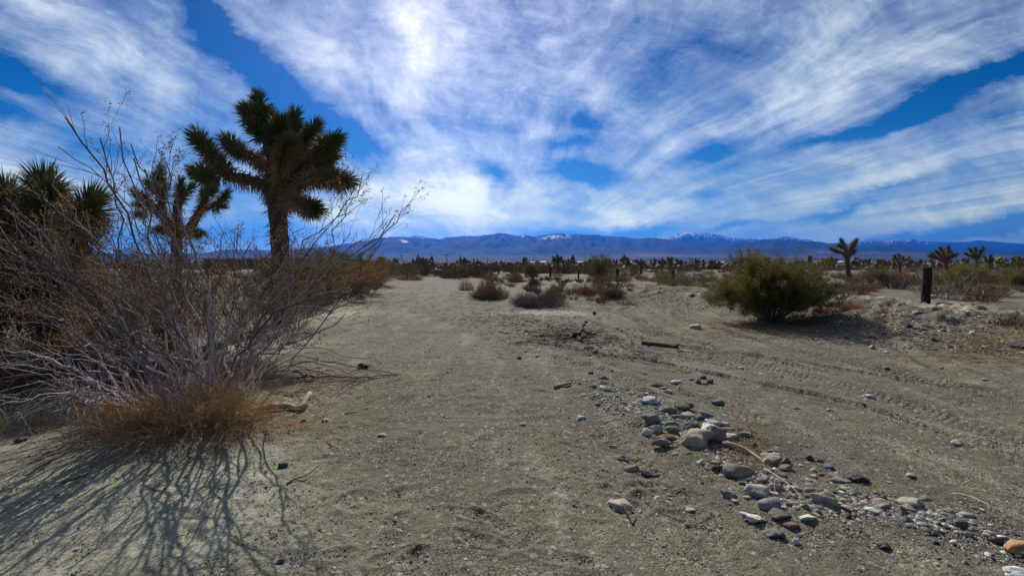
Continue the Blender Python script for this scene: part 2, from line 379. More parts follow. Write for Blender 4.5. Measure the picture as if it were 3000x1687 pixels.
CRUST = [(flat_at(a, b)[0], flat_at(a, b)[1], c, d) for a, b, c, d in ((970, 880, 2.0, 2.5), (880, 940, 1.2, 1.6), (1440, 925, 1.6, 1.5), (1560, 945, 1.4, 1.0), (1350, 860, 2.0, 3.5), (1650, 1000, 1.2, .5), (1900, 1040, 1.3, .35), (820, 1010, .7, .8))]
def height(x, y, full=False):
    x = np.asarray(x, float); y = np.asarray(y, float); r = np.hypot(x, y)
    near = 1-ss(60, 400, r)
    z = .10*fbm(x*.09, y*.09, 3)*near + .05*near*fbm(x*.5+5, y*.5, 3)*ss(3, 12, r)
    z = z + .022*fbm(x*1.3, y*1.3, 3)*near
    m = r < 200
    d, s, al = poly_dist(x, y, TOE)
    sd_ = d*s
    edge = .55*fbm(x*.35+40, y*.35, 3)
    hgt = .46-.26*ss(14, 45, y)
    up = ss(-.3, 3.6, sd_+edge*1.2)
    dn = 1-.75*ss(5.5, 9.5, sd_)
    bank = hgt*up*dn*(1-ss(80, 140, r))
    z = z + bank
    rough = up*(1-.75*ss(3.0, 7.5, sd_))*(sd_ > -.6)*(1-ss(8, 10, sd_))*(1-ss(50, 80, r))
    cr = np.zeros(x.shape)
    for cx, cy, rx, ry in CRUST: cr = cr+np.exp(-(((x-cx)/rx)**2+((y-cy)/ry)**2))
    z = z + np.minimum(cr, 1)*(.10*np.abs(fbm(x*1.9+7, y*1.9, 5, .65))-.03)
    z = z + rough*.13*fbm(x*3.4, y*3.4, 4, .6)
    z = z + rough*(.20*np.abs(fbm(x*1.3, y*1.3, 5, .62))-.06)
    # left bank where the shrubs stand
    lb = ss(.5, 3.5, -(x+3.2+.12*y)+.8*fbm(x*.4, y*.4+30, 2))*ss(4.5, 9, y)*near
    z = z + .14*lb
    # the loose stone ridge
    dr, _, _ = poly_dist(x, y, RIDGE); z = z + .035*np.exp(-(dr/.42)**2)
    # ruts
    tread = np.zeros((x.size, 3)).reshape(x.shape+(3,))
    for P, w, dep, mk_ in ((TR_A, .17, .024, 1), (TR_B, .17, .028, 1), (TR_C, .13, .028, 1), (TR_D, .14, .02, .5), (TR_E, .16, .02, .3), (TR_F, .16, .02, .2), (TR_G, .13, .014, .4), (TR_H, .09, .03, .3), (TR_I, .10, .022, .8)):
        d2, s2, al2 = poly_dist(x, y, P)
        z = z - dep*np.exp(-(d2/w)**4) + dep*.7*np.exp(-((d2-w*1.45)/(.05))**2)
        k = (d2 < w*1.25)
        L = al2.max()
        msk = mk_*(1-ss(w*.85, w*1.15, d2))*(.35+.65*ss(-.25, .1, fbm(al2*1.2, al2*0+3, 2)))
        tread[k] = np.stack([al2, d2*s2, msk], -1)[k]
    d3, _, _ = poly_dist(x, y, PATHC); z = z - .05*np.exp(-(d3/.13)**2)+.025*np.exp(-((d3-.25)/.1)**2)
    if not full: return z
    # scuffed, foot-trodden sand and fine crust
    z = z + (.013*fbm(x*6, y*6, 4, .6) + .012*np.maximum(fbm(x*3+9, y*3, 2)-.2, 0))*(1-ss(25, 60, r))
    rd = np.random.default_rng(12); near_ = r < 11
    xn, yn = x[near_], y[near_]; dz = np.zeros(xn.shape)
    for i in range(90):
        c = flat_at(rd.uniform(950, 2000) if i < 60 else rd.uniform(300, 2900), 960+rd.random()*700); a = rd.uniform(0, pi); l_, w_ = rd.uniform(.07, .16), rd.uniform(.04, .07)
        u_ = (xn-c[0])*cos(a)+(yn-c[1])*sin(a); v_ = -(xn-c[0])*sin(a)+(yn-c[1])*cos(a); q = (u_/l_)**2+(v_/w_)**2
        dz += -.010*np.exp(-q**1.5)+.006*np.exp(-((np.sqrt(q)-1.45)/.3)**2)
    z[near_] += dz
    return z, tread, sd_, dr, lb
def gz(x, y): return float(height(np.array([x]), np.array([y]))[0])
def g_at(px, py):
    """point of the ground seen at a photo pixel"""
    z = 0.0
    for i in range(12):
        p = flat_at(px, py, z); z = .5*z+.5*gz(p[0], p[1])
    return np.array([p[0], p[1], gz(p[0], p[1])])

def build_ground():
    th = np.concatenate([np.linspace(-180, -62, 40)[:-1], np.linspace(-62, 62, 880), np.linspace(62, 180, 40)[1:-1]])*pi/180
    r = [.35]
    while r[-1] < 1.6: r.append(r[-1]*1.03)
    while r[-1] < 26: r.append(r[-1]*(1+.0042+.0001*r[-1]))
    while r[-1] < 120: r.append(r[-1]*1.018)
    while r[-1] < 30000: r.append(r[-1]*1.12)
    r = np.array(r)
    TH, R = np.meshgrid(th, r); x = R*np.sin(TH); y = R*np.cos(TH)
    z, tread, sd_, dr, lb = height(x, y, True)
    def blob(px, py, rx, ry, k=1, rot=0):
        c = flat_at(px, py); xx = x-c[0]; yy = y-c[1]
        a, b = xx*cos(rot)+yy*sin(rot), -xx*sin(rot)+yy*cos(rot)
        return k*np.exp(-((a/rx)**2+(b/ry)**2))
    n = fbm(x*1.1+3, y*1.1, 4)
    silt = blob(150, 1560, 1.1, .6, 1.4)+blob(60, 1350, .7, .4, .9)+blob(420, 1440, .7, .45)+blob(330, 1290, 1.2, .35, .7)+blob(100, 1480, .8, .4, .8)+blob(620, 1350, .5, .4, .5)
    silt = silt+blob(1610, 915, 1.3, .6, 1.1)+blob(900, 925, 1.4, 2.0, 1.1)+blob(760, 1010, 1.0, .8, .9)+blob(940, 880, 1.5, 1.5, .6)+blob(860, 1175, .5, .2, .6)
    silt = silt+.6*ss(.2, 3, sd_)*(1-ss(4, 7, sd_))*ss(-.2, .3, fbm(x*.8, y*.8+9, 3))
    silt = np.clip(silt*(1.05+1.5*n), 0, 1)
    litter = blob(560, 1230, .8, .45, 1.1)+blob(900, 1100, .9, .35, .9)+blob(2230, 965, 1.8, .8, 1)+blob(2500, 960, 1.8, .9, .7)+blob(150, 1080, 1.6, .5, 1)+blob(2160, 1330, .35, .22, 1.1)+blob(2120, 1270, .3, .12, .9)
    litter = litter+blob(1790, 880, 1.6, 1.2, .8)+blob(1700, 985, .9, .4, .6)+blob(1880, 1015, .8, .2, .5)+blob(500, 960, 3, 1.6, .9)+.45*lb
    far = ss(14, 60, np.hypot(x, y))*(sd_ > 5)
    litter = litter+.95*far*ss(-.35, .2, fbm(x*.3, y*.3, 3))+.4*ss(.3, 2, sd_)*(1-ss(5, 8, sd_))*ss(0, .3, fbm(x*1.3, y*1.3+4, 3))
    litter = np.clip(litter*(.7+1.6*n), 0, 1)
    coarse = np.clip(1.05-.055*np.hypot(x, y)+.25*n, .15, 1)*(1-.3*silt)
    V = np.stack([x, y, z], -1).reshape(-1, 3)
    nr, nt = x.shape; idx = np.arange(nr*nt).reshape(nr, nt); j = np.roll(idx, -1, axis=1)
    q = np.stack([idx[:-1], idx[1:], j[1:], j[:-1]], -1).reshape(-1, 4)[:, ::-1]
    V = np.concatenate([V, [[0, 0, gz(0, 0)]]]); c = len(V)-1
    tri = np.stack([idx[0], j[0], np.full(nt, c)], -1)[:, ::-1]
    ap = lambda a: np.concatenate([a.reshape(-1), [0]])
    o = mk('ground', V, [q, tri], M['ground'], smooth=True, attrs={'silt': ap(silt), 'litter': ap(litter), 'coarse': ap(coarse), 'tread': np.concatenate([tread.reshape(-1, 3), [[0, 0, 0]]])})
    tag(o, kind='structure'); return o
build_ground()

# ------------------------------------------------------------------ mountains
def interp(pts, px):
    p = np.array(pts, float); return np.interp(px, p[:, 0], p[:, 1])
FRONT = [(-4000,752),(-1500,750),(0,752),(590,752),(657,738),(845,735),(926,729),(1002,720),(1040,716),(1096,702),(1142,697),(1164,695.5),(1198,698),(1250,702),(1294,703),(1310,698),(1366,693),(1434,690),(1462,684.5),(1490,688),(1515,693),(1540,692),(1558,694),(1583,690),(1625,686.5),(1704,689),(1791,693),(1835,695.5),(1864,700.5),(1908,699),(1942,701),(1966,705),(2024,712),(2111,713.5),(2199,711),(2228,705),(2268,704),(2343,710),(2393,712),(2436,715),(2514,718.6),(2592,721),(2654,729),(2716,737),(2778,743),(2900,748),(3600,752),(7000,752)]
BACK = [(-4000,760),(900,760),(1170,704),(1217,688),(1257,696),(1310,708),(1500,716),(1900,712),(1948,699),(1980,687),(2000,682),(2012,678),(2039,683),(2070,683),(2100,687),(2140,696),(2190,699),(2228,701),(2250,703),(2269,698),(2297,693),(2321,696),(2374,704),(2393,711),(2440,716),(2500,711),(2530,704),(2560,702),(2585,707),(2623,701),(2647,705.6),(2666,701.5),(2700,707),(2759,708.7),(2772,710),(2803,708.7),(2818,710),(2856,704),(2902,707),(2955,712),(3000,715),(3200,722),(3600,735),(5000,755)]
def apron(D): return 190*np.clip((D-2500)/8500, 0, 1.6)**1.5
def mount_m(t, p):
    at_ = lambda n: t.node('ShaderNodeAttribute', attribute_name=n).outputs['Fac']
    oc = t.node('ShaderNodeTexCoord').outputs['Object']
    n = t.noise(oc, .0016, 6, .65); n2 = t.noise(oc, .006, 5, .7)
    c = t.mix(t.mr(n, .35, .65), (.010, .020, .034), (.022, .034, .048))  # dark green-blue forest, pushed bluer so the colour itself carries some haze
    c = t.mix(t.mr(at_('apron'), .2, .9), c, t.mix(t.mr(n2, .35, .65), (.025, .034, .03), (.045, .052, .042)))
    c = t.mix(t.m('MULTIPLY', at_('tan'), t.mr(n, .30, .6)), c, t.mix(t.mr(n2, .4, .6), (.20, .14, .10), (.13, .095, .075)))
    sn = t.m('ADD', at_('snow'), t.m('MULTIPLY', t.m('SUBTRACT', n2, .5), 3.0))
    c = t.mix(t.mr(sn, .62, .9, 0, .9), c, (.85, .87, .9))
    t.put(p.inputs['Base Color'], c)
    bump(t, p, n2, .8, 60)
M['mount'] = material('forested_mountain', mount_m, .95, .05)
def build_range(name, prof, D0, D1, dom, seed, snowy):
    px = np.concatenate([np.linspace(-3500, -200, 120)[:-1], np.linspace(-200, 3200, 1500), np.linspace(3200, 6500, 120)[1:]])
    a = (px-1500)/F
    ks = np.concatenate([np.linspace(0, 1, 90), 1+np.linspace(.02, .5, 8)])
    K, A = np.meshgrid(ks, a, indexing='ij')
    D = D0+(D1-D0)*K; x = A*D; y = D
    crest = (770-interp(prof, px))/F*D1
    C = np.broadcast_to(crest, A.shape)
    ap = apron(D) if dom else 0*D
    kk = np.clip((D-D0-(D1-D0)*(.55 if dom else 0))/((D1-D0)*(.45 if dom else 1)), 0, 1)
    base = ap+(np.maximum(C-apron(D1 if dom else 0), 0))*kk**.9*(kk <= 1)
    if dom: base = ap*(1-kk)+kk**.85*C*1.0+ap*0
    env = np.sin(np.clip(kk, 0, 1)*pi)**.8
    rid = 1-2*np.abs(fbm(x/1300+seed, y/3200, 5, .55))
    z = base + env*np.maximum(C, 60)*.42*(rid-.75)
    z = z + (kk > .93)*0
    z = np.where(K > 1, C*(1-(K-1)*1.6)+(rid-.75)*50*(K > 1.05), z)
    z = z + 10*fbm(x/140, y/140, 3)*ss(.9, 1, kk)*(C > 100)*(K <= 1.02)
    if dom: z = np.where(K == 0, -4, z)
    tanm = np.zeros_like(A)
    e = z/y; pyy = 770-e*F; PX = np.broadcast_to(px, A.shape)
    if dom:
        for cx, cy, rx, ry, am in ((1900, 744, 60, 6, .9), (1830, 746, 90, 5, .8), (1990, 750, 90, 4, .5), (2190, 745, 40, 6, .8), (2400, 738, 60, 5, .8), (2550, 741, 90, 4, .7), (2680, 744, 100, 4, .6), (1750, 757, 120, 4, .55), (1380, 742, 40, 2, .5), (2500, 755, 300, 2, .3), (2100, 748, 250, 4, .45), (2850, 752, 150, 2.5, .6), (2300, 752, 400, 3, .35)):
            tanm = tanm+am*np.exp(-(((PX-cx)/rx)**2+((pyy-cy)/ry)**2))
    snow = np.zeros_like(A)
    if dom:
        for cx, cy, rx, ry, am in ((1185, 707, 16, 6, 1.2), (1250, 722, 70, 7, .32), (1460, 692, 45, 5, .45), (1640, 693, 50, 8, .75), (1600, 700, 40, 6, .5), (1532, 693, 8, 3, 1.2), (1380, 700, 60, 7, .3), (2010, 706, 50, 6, .2), (1800, 700, 90, 4, .25), (1100, 730, 60, 10, .25)):
            snow = snow+am*np.exp(-(((PX-cx)/rx)**2+((pyy-cy)/ry)**2))
    else:
        snow = .62*ss(.55, .95, z/np.maximum(C, 1))*(PX > 1150)*(1-.5*ss(2700, 2800, PX)) + .25*np.exp(-((PX-2012)/40)**2)
        tanm = .0*A
    V = np.stack([x, y, z], -1).reshape(-1, 3); n0, n1 = A.shape
    idx = np.arange(n0*n1).reshape(n0, n1)
    q = np.stack([idx[:-1, :-1], idx[:-1, 1:], idx[1:, 1:], idx[1:, :-1]], -1).reshape(-1, 4)
    o = mk(name, V, [q], M['mount'], smooth=True, attrs={'snow': snow.ravel(), 'tan': np.clip(tanm, 0, 1).ravel(), 'apron': ((1-ss(.0, .25, kk)) if dom else 0*A).ravel()})
    tag(o, kind='structure'); return z
build_range('mountains', FRONT, 2500, 16000, True, 4.2, False)
build_range('mountains', BACK, 17500, 25000, False, 11.7, True)

# ------------------------------------------------------------------ plants
def paths_between(B, T, N, crook, bulge, r):
    """crooked stems from B (M,3) to T (M,3)"""
    Mn = len(B); t = np.linspace(0, 1, N)[None, :, None]
    L = np.linalg.norm(T-B, axis=1)[:, None, None]
    P = B[:, None]*(1-t)+T[:, None]*t
    P = P+np.sin(pi*t)*L*(np.array([0, 0, 1.])*bulge+.0)
    w = r.normal(size=(Mn, N, 3))*.6+np.where(np.arange(N) % 2 == 0, 1, -1)[None, :, None]*rdir(Mn, r)[:, None]*.5
    w = np.cumsum(w-w.mean(1, keepdims=True), axis=1); w = w-w[:, :1]*(1-t)-w[:, -1:]*t
    return P+w*L*crook
def sprout(P, R, per, r, tmin=.3, tmax=1.0, ang=(.35, .8), ln=(.2, .45), N=8, crook=.02, up=.15, rr=.55, maxn=None):
    """side shoots from every path of P"""
    Mn, n, _ = P.shape; L = np.linalg.norm(np.diff(P, axis=1), axis=2).sum(1)
    i = np.repeat(np.arange(Mn), per); m = len(i)
    tt = r.uniform(tmin, tmax, m)*(n-1.01); k = tt.astype(int); f = (tt-k)[:, None]
    B = P[i, k]*(1-f)+P[i, k+1]*f; rad = R[i, k]*rr
    T = unit(P[i, k+1]-P[i, k]); s = rdir(m, r); s = unit(s-(s*T).sum(1, keepdims=True)*T)
    a = r.uniform(*ang, m)[:, None]
    d = unit(T*np.cos(a)+s*np.sin(a)+np.array([0, 0, up])); ll = np.minimum(r.uniform(*ln, m)*L[i], r.uniform(.3, .5, m))[:, None]
    Tp = B+d*ll
    Q = paths_between(B, Tp, N, crook, 0.0, r)
    return Q, np.linspace(1, .45, N)[None]*rad[:, None]
def leaves_at(C, size, r, spread, per, flat=False):
    i = np.repeat(np.arange(len(C)), per); m = len(i)
    c = C[i]+r.normal(size=(m, 3))*spread
    a = rdir(m, r); b = unit(np.cross(a, rdir(m, r))); s = size*r.uniform(.6, 1.3, m)[:, None]
    V = np.stack([c-a*s, c+b*s*.45, c+a*s, c-b*s*.45], 1).reshape(-1, 3)
    return V, np.arange(m*4).reshape(m, 4), np.repeat(r.random(m), 4)
def floorz(P, extra=.0):
    """keep branches above the soil"""
    z = height(P[..., 0].ravel(), P[..., 1].ravel()).reshape(P.shape[:-1])+extra
    P[..., 2] = np.maximum(P[..., 2], z); return P

def creosote(name, label, base, tips, r, leafm, n_side=5, n_twig=4, rad=(.006, .012), leaf=.011, per=7, spread=.02, cat='shrub', group=None, crook=.016, base_spread=(.3, .2), bulge=(-.02, .1), twigm='twig', stemm='stem', leafmin=.0, sides=True, k=5, world=True, twl=(.10, .28)):
    root = empty(name, base, label, cat, group)
    tips = np.asarray(tips, float); m = len(tips)
    B = np.asarray(base)[None]+np.stack([r.normal(size=m)*base_spread[0], r.normal(size=m)*base_spread[1], np.zeros(m)], 1)
    B[:, :2] += (tips-np.asarray(base))[:, :2]*.06
    if world: B[:, 2] = height(B[:, 0], B[:, 1])-.03
    P = np.concatenate([paths_between(B[i:i+1], tips[i:i+1], 16, crook, r.uniform(*bulge), r) for i in range(m)])
    if world: P = floorz(P, .01)
    L = np.linalg.norm(tips-B, axis=1)
    R0 = r.uniform(*rad, m)*np.clip(L/1.6, .5, 1.4)
    R = R0[:, None]*np.linspace(1, .35, 16)[None]
    st = MB(); v, q = tubes(P, R, k); st.add(v, q, a=np.clip(np.repeat(np.repeat(r.random(m)**1.6, 16), k)*.9+np.repeat(np.tile(np.linspace(-.5, .75, 16), m), k), 0, 1))
    S1, R1 = sprout(P, R, n_side, r, .25, .97, (.3, .75), (.15, .42), 9, .022, .2)
    if world: S1 = floorz(S1, .01)
    v, q = tubes(S1, R1, 4); st.add(v, q, a=np.repeat(r.uniform(.2, 1, len(S1)), 9*4))
    st.build('branches', M[stemm], root, True, loc=base)
    tw = MB(); S2, R2 = sprout(S1, R1, n_twig, r, .3, 1, (.3, .9), (.25, .55), 6, .03, .25)
    S2b, R2b = sprout(P[:, 6:], R[:, 6:], n_twig*2, r, .2, 1, (.4, .9), twl, 6, .03, .2)
    for q_, rr_ in ((S2, R2), (S2b, R2b)):
        if world: q_ = floorz(q_, .01)
        v, q = tubes(q_, np.maximum(rr_, .0011), 3); tw.add(v, q, a=np.repeat(r.random(len(q_)), 6*3))
    tw.build('crown_wood', M[twigm], root, False, loc=base)
    tipsP = np.concatenate([S2[:, -1], S2[:, 3], S2b[:, -1], S1[:, -1]])
    keep = r.random(len(tipsP)) > leafmin
    tipsP = tipsP[keep]
    if len(tipsP):
        v, f, a = leaves_at(tipsP, leaf, r, spread, per); mk('foliage', v, [f], M[leafm], root, attrs={'vary': a}, loc=base)
    return root

def spikes(C, D, Lr, wr, r):
    """thin three-sided yucca leaves from C along D"""
    m = len(C); s = unit(np.cross(D, rdir(m, r))); s2 = np.cross(D, s)
    L = r.uniform(*Lr, m)[:, None]; w = r.uniform(*wr, m)[:, None]
    sag = np.array([0, 0, -1.])*L*.05
    V = np.stack([C+s*w, C-s*w*.6+s2*w*.8, C-s*w*.6-s2*w*.8, C+D*L*.5+s*w*.7, C+D*L*.5-s*w*.5+s2*w*.5, C+D*L*.5-s*w*.5-s2*w*.5, C+D*L+sag], 1)
    o = np.arange(m)[:, None]*7
    q = np.concatenate([o+np.array([[0, 1, 4, 3]]), o+np.array([[1, 2, 5, 4]]), o+np.array([[2, 0, 3, 5]])])
    t = np.concatenate([o+np.array([[3, 4, 6]]), o+np.array([[4, 5, 6]]), o+np.array([[5, 3, 6]])])
    return V.reshape(-1, 3), q, t
def rosette(part, base, c, ax, n, ll, length, r, w=(.006, .010), sc=1.0):
    """a leafy branch end: leaves all round an axis, the top ones upright, the low ones drooping"""
    t = r.random(n); ax = unit(np.asarray(ax, float))
    s = rdir(n, r); s = unit(s-(s*ax).sum(1, keepdims=True)*ax)
    ang = np.radians(100-88*t**.8+r.normal(size=n)*9)
    D = unit(ax[None]*np.cos(ang)[:, None]+s*np.sin(ang)[:, None])
    C = np.asarray(c)[None]+ax[None]*(t[:, None]-.6)*length+s*.03*sc
    v, q, tr = spikes(C, D, (ll*.75, ll*1.1), (w[0]*sc, w[1]*sc), r)
    a = np.repeat(np.clip((.45-t)*1.6, 0, 1)*r.random(n), 7)
    me = mk('leaf_rosette', v, [q, tr], M['spike'], part, attrs={'vary': a}, loc=base)
    return me
def polyline_pts(P, n):
    P = smooth_line(P, n); return P
def joshua(name, label, base, limbs, r, leafL=.27, nleaf=300, cat='Joshua tree', group=None, trunk=None, sc=1.0, skirt=1.0, ends=True, rlen=.34):
    """limbs: (points (k,3), r0, r1, list of rosette (pos, axis) or None, skirt amount)"""
    root = empty(name, base, label, cat, group)
    for i, (pts, r0, r1, ros, sk) in enumerate(limbs):
        pts = np.asarray(pts, float); n = 18
        P = smooth_line(pts, n); P[1:-1] += r.normal(size=(n-2, 3))*.012*sc
        R = np.linspace(r0, r1, n)*(1+r.normal(size=n)*.05)
        if i == 0: R[:3] *= np.array([1.35, 1.18, 1.06])
        v, q = tubes(P[None], R[None], 12)
        v = v+rdir(len(v), r)*r0*.07
        b = MB(); b.add(v, q, a=np.repeat(r.random(n*12), 1)*.6)
        part = b.build('trunk' if i == 0 else 'limb', M['bark'], root, False, loc=base)
        if sk:
            L = np.linalg.norm(np.diff(P, axis=0), axis=1).sum(); m = int(sk*skirt*L*520/sc)
            tt = r.random(m)*(n-1.01); k = tt.astype(int); C = P[k]+(P[k+1]-P[k])*(tt-k)[:, None]
            T = unit(P[k+1]-P[k]); s = rdir(m, r); s = unit(s-(s*T).sum(1, keepdims=True)*T)
            fr = tt/(n-1)
            a = np.radians(r.uniform(95, 160, m)-fr*35)
            D = unit(T*np.cos(a)[:, None]+s*np.sin(a)[:, None]+np.array([0, 0, -.35]))
            C = C+s*np.interp(fr, [0, 1], [r0, r1])[:, None]*.8
            v, q, t3 = spikes(C, D, (leafL*.55, leafL*.95), (.006*sc, .010*sc), r)
            mk('dead_leaf_skirt', v, [q, t3], M['deadleaf'], part, attrs={'vary': np.repeat(r.random(m), 7)}, loc=base)
        for c, ax in (ros or []):
            rosette(part, base, c, ax, nleaf, leafL, rlen*sc, r, sc=sc)
    return root

# --- main Joshua tree
Yj = 11.6; KJ = 1.4
def J(px, py, dy=0.0): return at(820+(px-820)*.95, 560+(py-560)*(.93 if py < 560 else 1), Yj+dy*KJ)
rj = np.random.default_rng(21)
gb = flat_at(826, 770+1.45*F/Yj); gb[1] = Yj; gb = np.array([J(828, 940)[0], Yj, 0]); gb[2] = gz(gb[0], gb[1])-.05
def A(p, q, k=1): return unit(np.asarray(p)-np.asarray(q))
limbs = [([gb, J(824, 860), J(820, 740), J(814, 640), J(812, 560)], .21, .22, None, .35)]
def limb(pts, r0, r1, ros=(), sk=1.0, end=True):
    P = [J(*p) for p in pts]; R = [(J(*a), unit(J(*a)-J(*b))) for a, b in ros]
    if end: R.append((P[-1], unit(P[-1]-P[-2])))
    limbs.append((P, r0*KJ*.72, r1*KJ*.8, R, sk))
limb([(812,600),(770,540,-.1),(715,523,-.2),(665,512,-.3),(640,480,-.3)], .15, .09, [((600,515,-.4),(665,510,-.3)),((575,500,-.2),(650,505,-.3))], 1.3)
limb([(655,505,-.3),(625,462,-.4),(600,435,-.4),(572,400,-.45)], .09, .07, [((605,440,-.4),(630,480,-.4))], 1.5)
limb([(812,560),(775,485,.2),(742,456,.3),(705,442,.35),(665,408,.4)], .12, .07, [((690,432,.35),(720,450,.3))], 1.4)
limb([(812,570),(800,480,0),(785,415,0),(768,345,0),(757,285,0)], .17, .09, [((757,330,-.1),(775,380,0)),((725,325,-.25),(770,390,-.1)),((792,335,.2),(785,400,0)),((748,372,-.35),(780,430,-.1))], 1.6)
limb([(795,440,0),(812,400,-.2),(820,360,-.3)], .1, .07, [((800,385,-.3),(800,430,-.2))], 1.8)
limb([(825,560),(845,470,.1),(853,385,.15),(862,335,.2)], .12, .07, [((850,425,-.3),(850,470,0)),((857,365,.1),(852,400,.1))], 1.7)
limb([(835,560,.1),(870,470,.3),(896,405,.4),(924,368,.45)], .11, .07, [((905,400,.4),(890,430,.4)),((878,425,.5),(870,460,.4))], 1.7)
limb([(835,570,-.1),(890,490,-.2),(935,440,-.3),(982,405,-.35)], .12, .07, [((965,455,-.2),(930,470,-.2)),((955,425,-.4),(920,455,-.3)),((945,480,-.1),(910,500,-.2))], 1.8)
limb([(830,610,-.1),(880,545,-.3),(926,520,-.5),(975,523,-.6),(1018,528,-.7)], .13, .08, [((985,518,-.6),(930,515,-.5)),((950,508,-.3),(900,530,-.3))], 1.8)
limb([(840,600),(865,585,-.4),(893,602,-.6),(925,612,-.7)], .10, .08, [], 2.2)
limb([(820,560,-.1),(818,500,-.4),(832,450,-.55),(845,420,-.6)], .11, .08, [((835,455,-.5),(822,500,-.4))], 1.9)
jt = joshua('joshua_tree', 'tallest shaggy Joshua tree with thick dark trunk and about a dozen spiky crown heads', gb, limbs, rj, .35, 300, rlen=.24, skirt=.5, sc=1.4)
# --- second, smaller one behind the shrub
Y2 = 16.0
def J2(px, py, dy=0.0): return at(px, py, Y2+dy)
gb2 = J2(518, 880); gb2[2] = gz(gb2[0], gb2[1])-.05
limbs = [([gb2, J2(516, 800), J2(518, 738), J2(514, 676)], .2, .17, None, .3)]
def limb2(pts, r0, r1, ros=(), sk=1.0):
    P = [J2(*p) for p in pts]; R = [(J2(*a), unit(J2(*a)-J2(*b))) for a, b in ros]+[(P[-1], unit(P[-1]-P[-2]))]
    limbs.append((P, r0, r1, R, sk))
limb2([(514,680),(490,650),(468,627,-.3),(435,592,-.4),(408,573,-.5)], .15, .1, [((414,627,-.3),(450,620,-.3)),((420,600,-.4),(440,600,-.3))])
limb2([(476,632),(474,593,.2),(460,552,.2),(468,506,.2)], .12, .09, [((439,544,.2),(465,570,.2)),((462,530,0),(462,560,.2)),((483,560,.3),(475,590,.2))], 1.5)
limb2([(514,676),(520,614),(526,575),(530,544)], .14, .09, [((555,556,.2),(530,590,0)),((535,575,.2),(525,600,0))], 1.2)
limb2([(514,676),(555,668,.1),(588,612,.2),(605,570,.2),(617,540,.2)], .15, .1, [((598,575,.3),(600,600,.3)),((622,560,0),(610,590,.1))], 1.2)
limb2([(592,612,.2),(629,600,.3),(645,590,.3),(660,573,.3)], .1, .08, [((638,608,.3),(615,612,.2))], 1.2)
limb2([(525,676),(552,684,-.2),(580,684,-.3)], .09, .08, [], 1.2)
limb2([(505,676),(485,670,-.2),(470,672,-.3)], .09, .08, [], 1.2)
joshua('joshua_tree', 'smaller Joshua tree with candelabra arms standing behind the pale twiggy shrub', gb2, limbs, rj, .32, 260, rlen=.34, skirt=.45)
# --- third, close at the edge, big leaves
Y3 = 6.3
def J3(px, py, dy=0.0): return at(px, py, Y3+dy)
gb3 = J3(170, 1100); gb3[2] = gz(gb3[0], gb3[1])-.05
limbs = [([gb3, J3(170, 950), J3(165, 820), J3(160, 730)], .17, .2, None, 1.0)]
def limb3(pts, r0, r1, ros=(), sk=1.0):
    P = [J3(*p) for p in pts]; R = [(J3(*a), unit(J3(*a)-J3(*b))) for a, b in ros]+[(P[-1], unit(P[-1]-P[-2]))]
    limbs.append((P, r0, r1, R, sk))
limb3([(160,760),(148,690),(138,620),(132,560)], .16, .1, [((150,600,-.1),(150,660,0))], 2.6)
limb3([(150,770),(95,700,-.1),(50,640,-.1),(22,585,-.1)], .14, .09, [((50,630,0),(90,690,0))], 2.4)
limb3([(170,770),(200,700,-.2),(235,655,-.2),(256,618,-.2)], .14, .08, [], 2.6)
limb3([(165,780),(100,770,-.3),(30,740,-.4),(-60,700,-.4)], .14, .08, [((-20,720,-.4),(60,750,-.3))], 2.4)
joshua('joshua_tree', 'closest Joshua tree with long bright bayonet leaves above a brown leaf skirt', gb3, limbs, rj, .38, 330, rlen=.3, sc=1.2)

def generic_joshua(r, H, nl, Y, sc=1.0):
    """limb list for a smaller tree standing at the origin"""
    L = [([(0, 0, -.1), (0.03, 0, H*.3), (.05*r.normal(), .0, H*.48)], .17*sc, .14*sc, None, .3)]
    top = np.array(L[0][0][-1], float)
    for i in range(nl):
        a = i*2*pi/nl+r.normal()*.5; rad = H*r.uniform(.14, .34); h = H*r.uniform(.7, 1.0)-.15
        e = np.array([cos(a)*rad, sin(a)*rad, h]); md = top*.5+e*.5+np.array([cos(a), sin(a), 0])*H*.07-np.array([0, 0, H*.06])
        d = unit(e-md)
        ros = [(e, d)]
        if r.random() < .6: s = unit(rdir(1, r)[0]+d); ros.append((md*.4+e*.6+s*.22*sc, s))
        L.append(([top-[0, 0, H*.07], md, e], .11*sc, .08*sc, ros, 1.3))
    return L
def far_joshua(label, px, ybase, Y, spec, rw=.3, n=150, sc=1.0):
    r = np.random.default_rng(int(px)); b = at(px, ybase, Y); b[2] = gz(b[0], b[1])-.03
    fork = spec[0]; Lm = [([b, (b+at(*fork, Y))/2, at(*fork, Y)], .19*sc, .17*sc, None, .3)]
    for q in spec[1:]:
        P = [at(*fork, Y)]; dy = r.uniform(-.8, .8)
        for i, p in enumerate(q): P.append(at(p[0], p[1], Y+dy*(i+1)/len(q)))
        Lm.append((P, .14*sc, .11*sc, [(P[-1], unit(P[-1]-P[-2]))], 1.0))
    return joshua('joshua_tree', label, b, Lm, r, rw, n, sc=1.5*sc, group='Joshua trees out on the plain', rlen=.26, skirt=.3)
far_joshua('upright Joshua tree with four raised heads just past the big green creosote', 2488, 812, 36, [(2481,752),[(2465,740),(2443,732)],[(2478,735),(2467,709)],[(2475,728),(2460,722)],[(2492,735),(2508,706)],[(2490,730),(2498,716)],[(2490,746),(2500,738)]])
far_joshua('small bushy Joshua tree between the big green creosote and the nearest tarred post', 2638, 800, 60, [(2634,772),[(2628,762),(2622,752)],[(2636,760),(2634,748)],[(2642,765),(2645,757)],[(2630,768),(2620,762)]], .34)
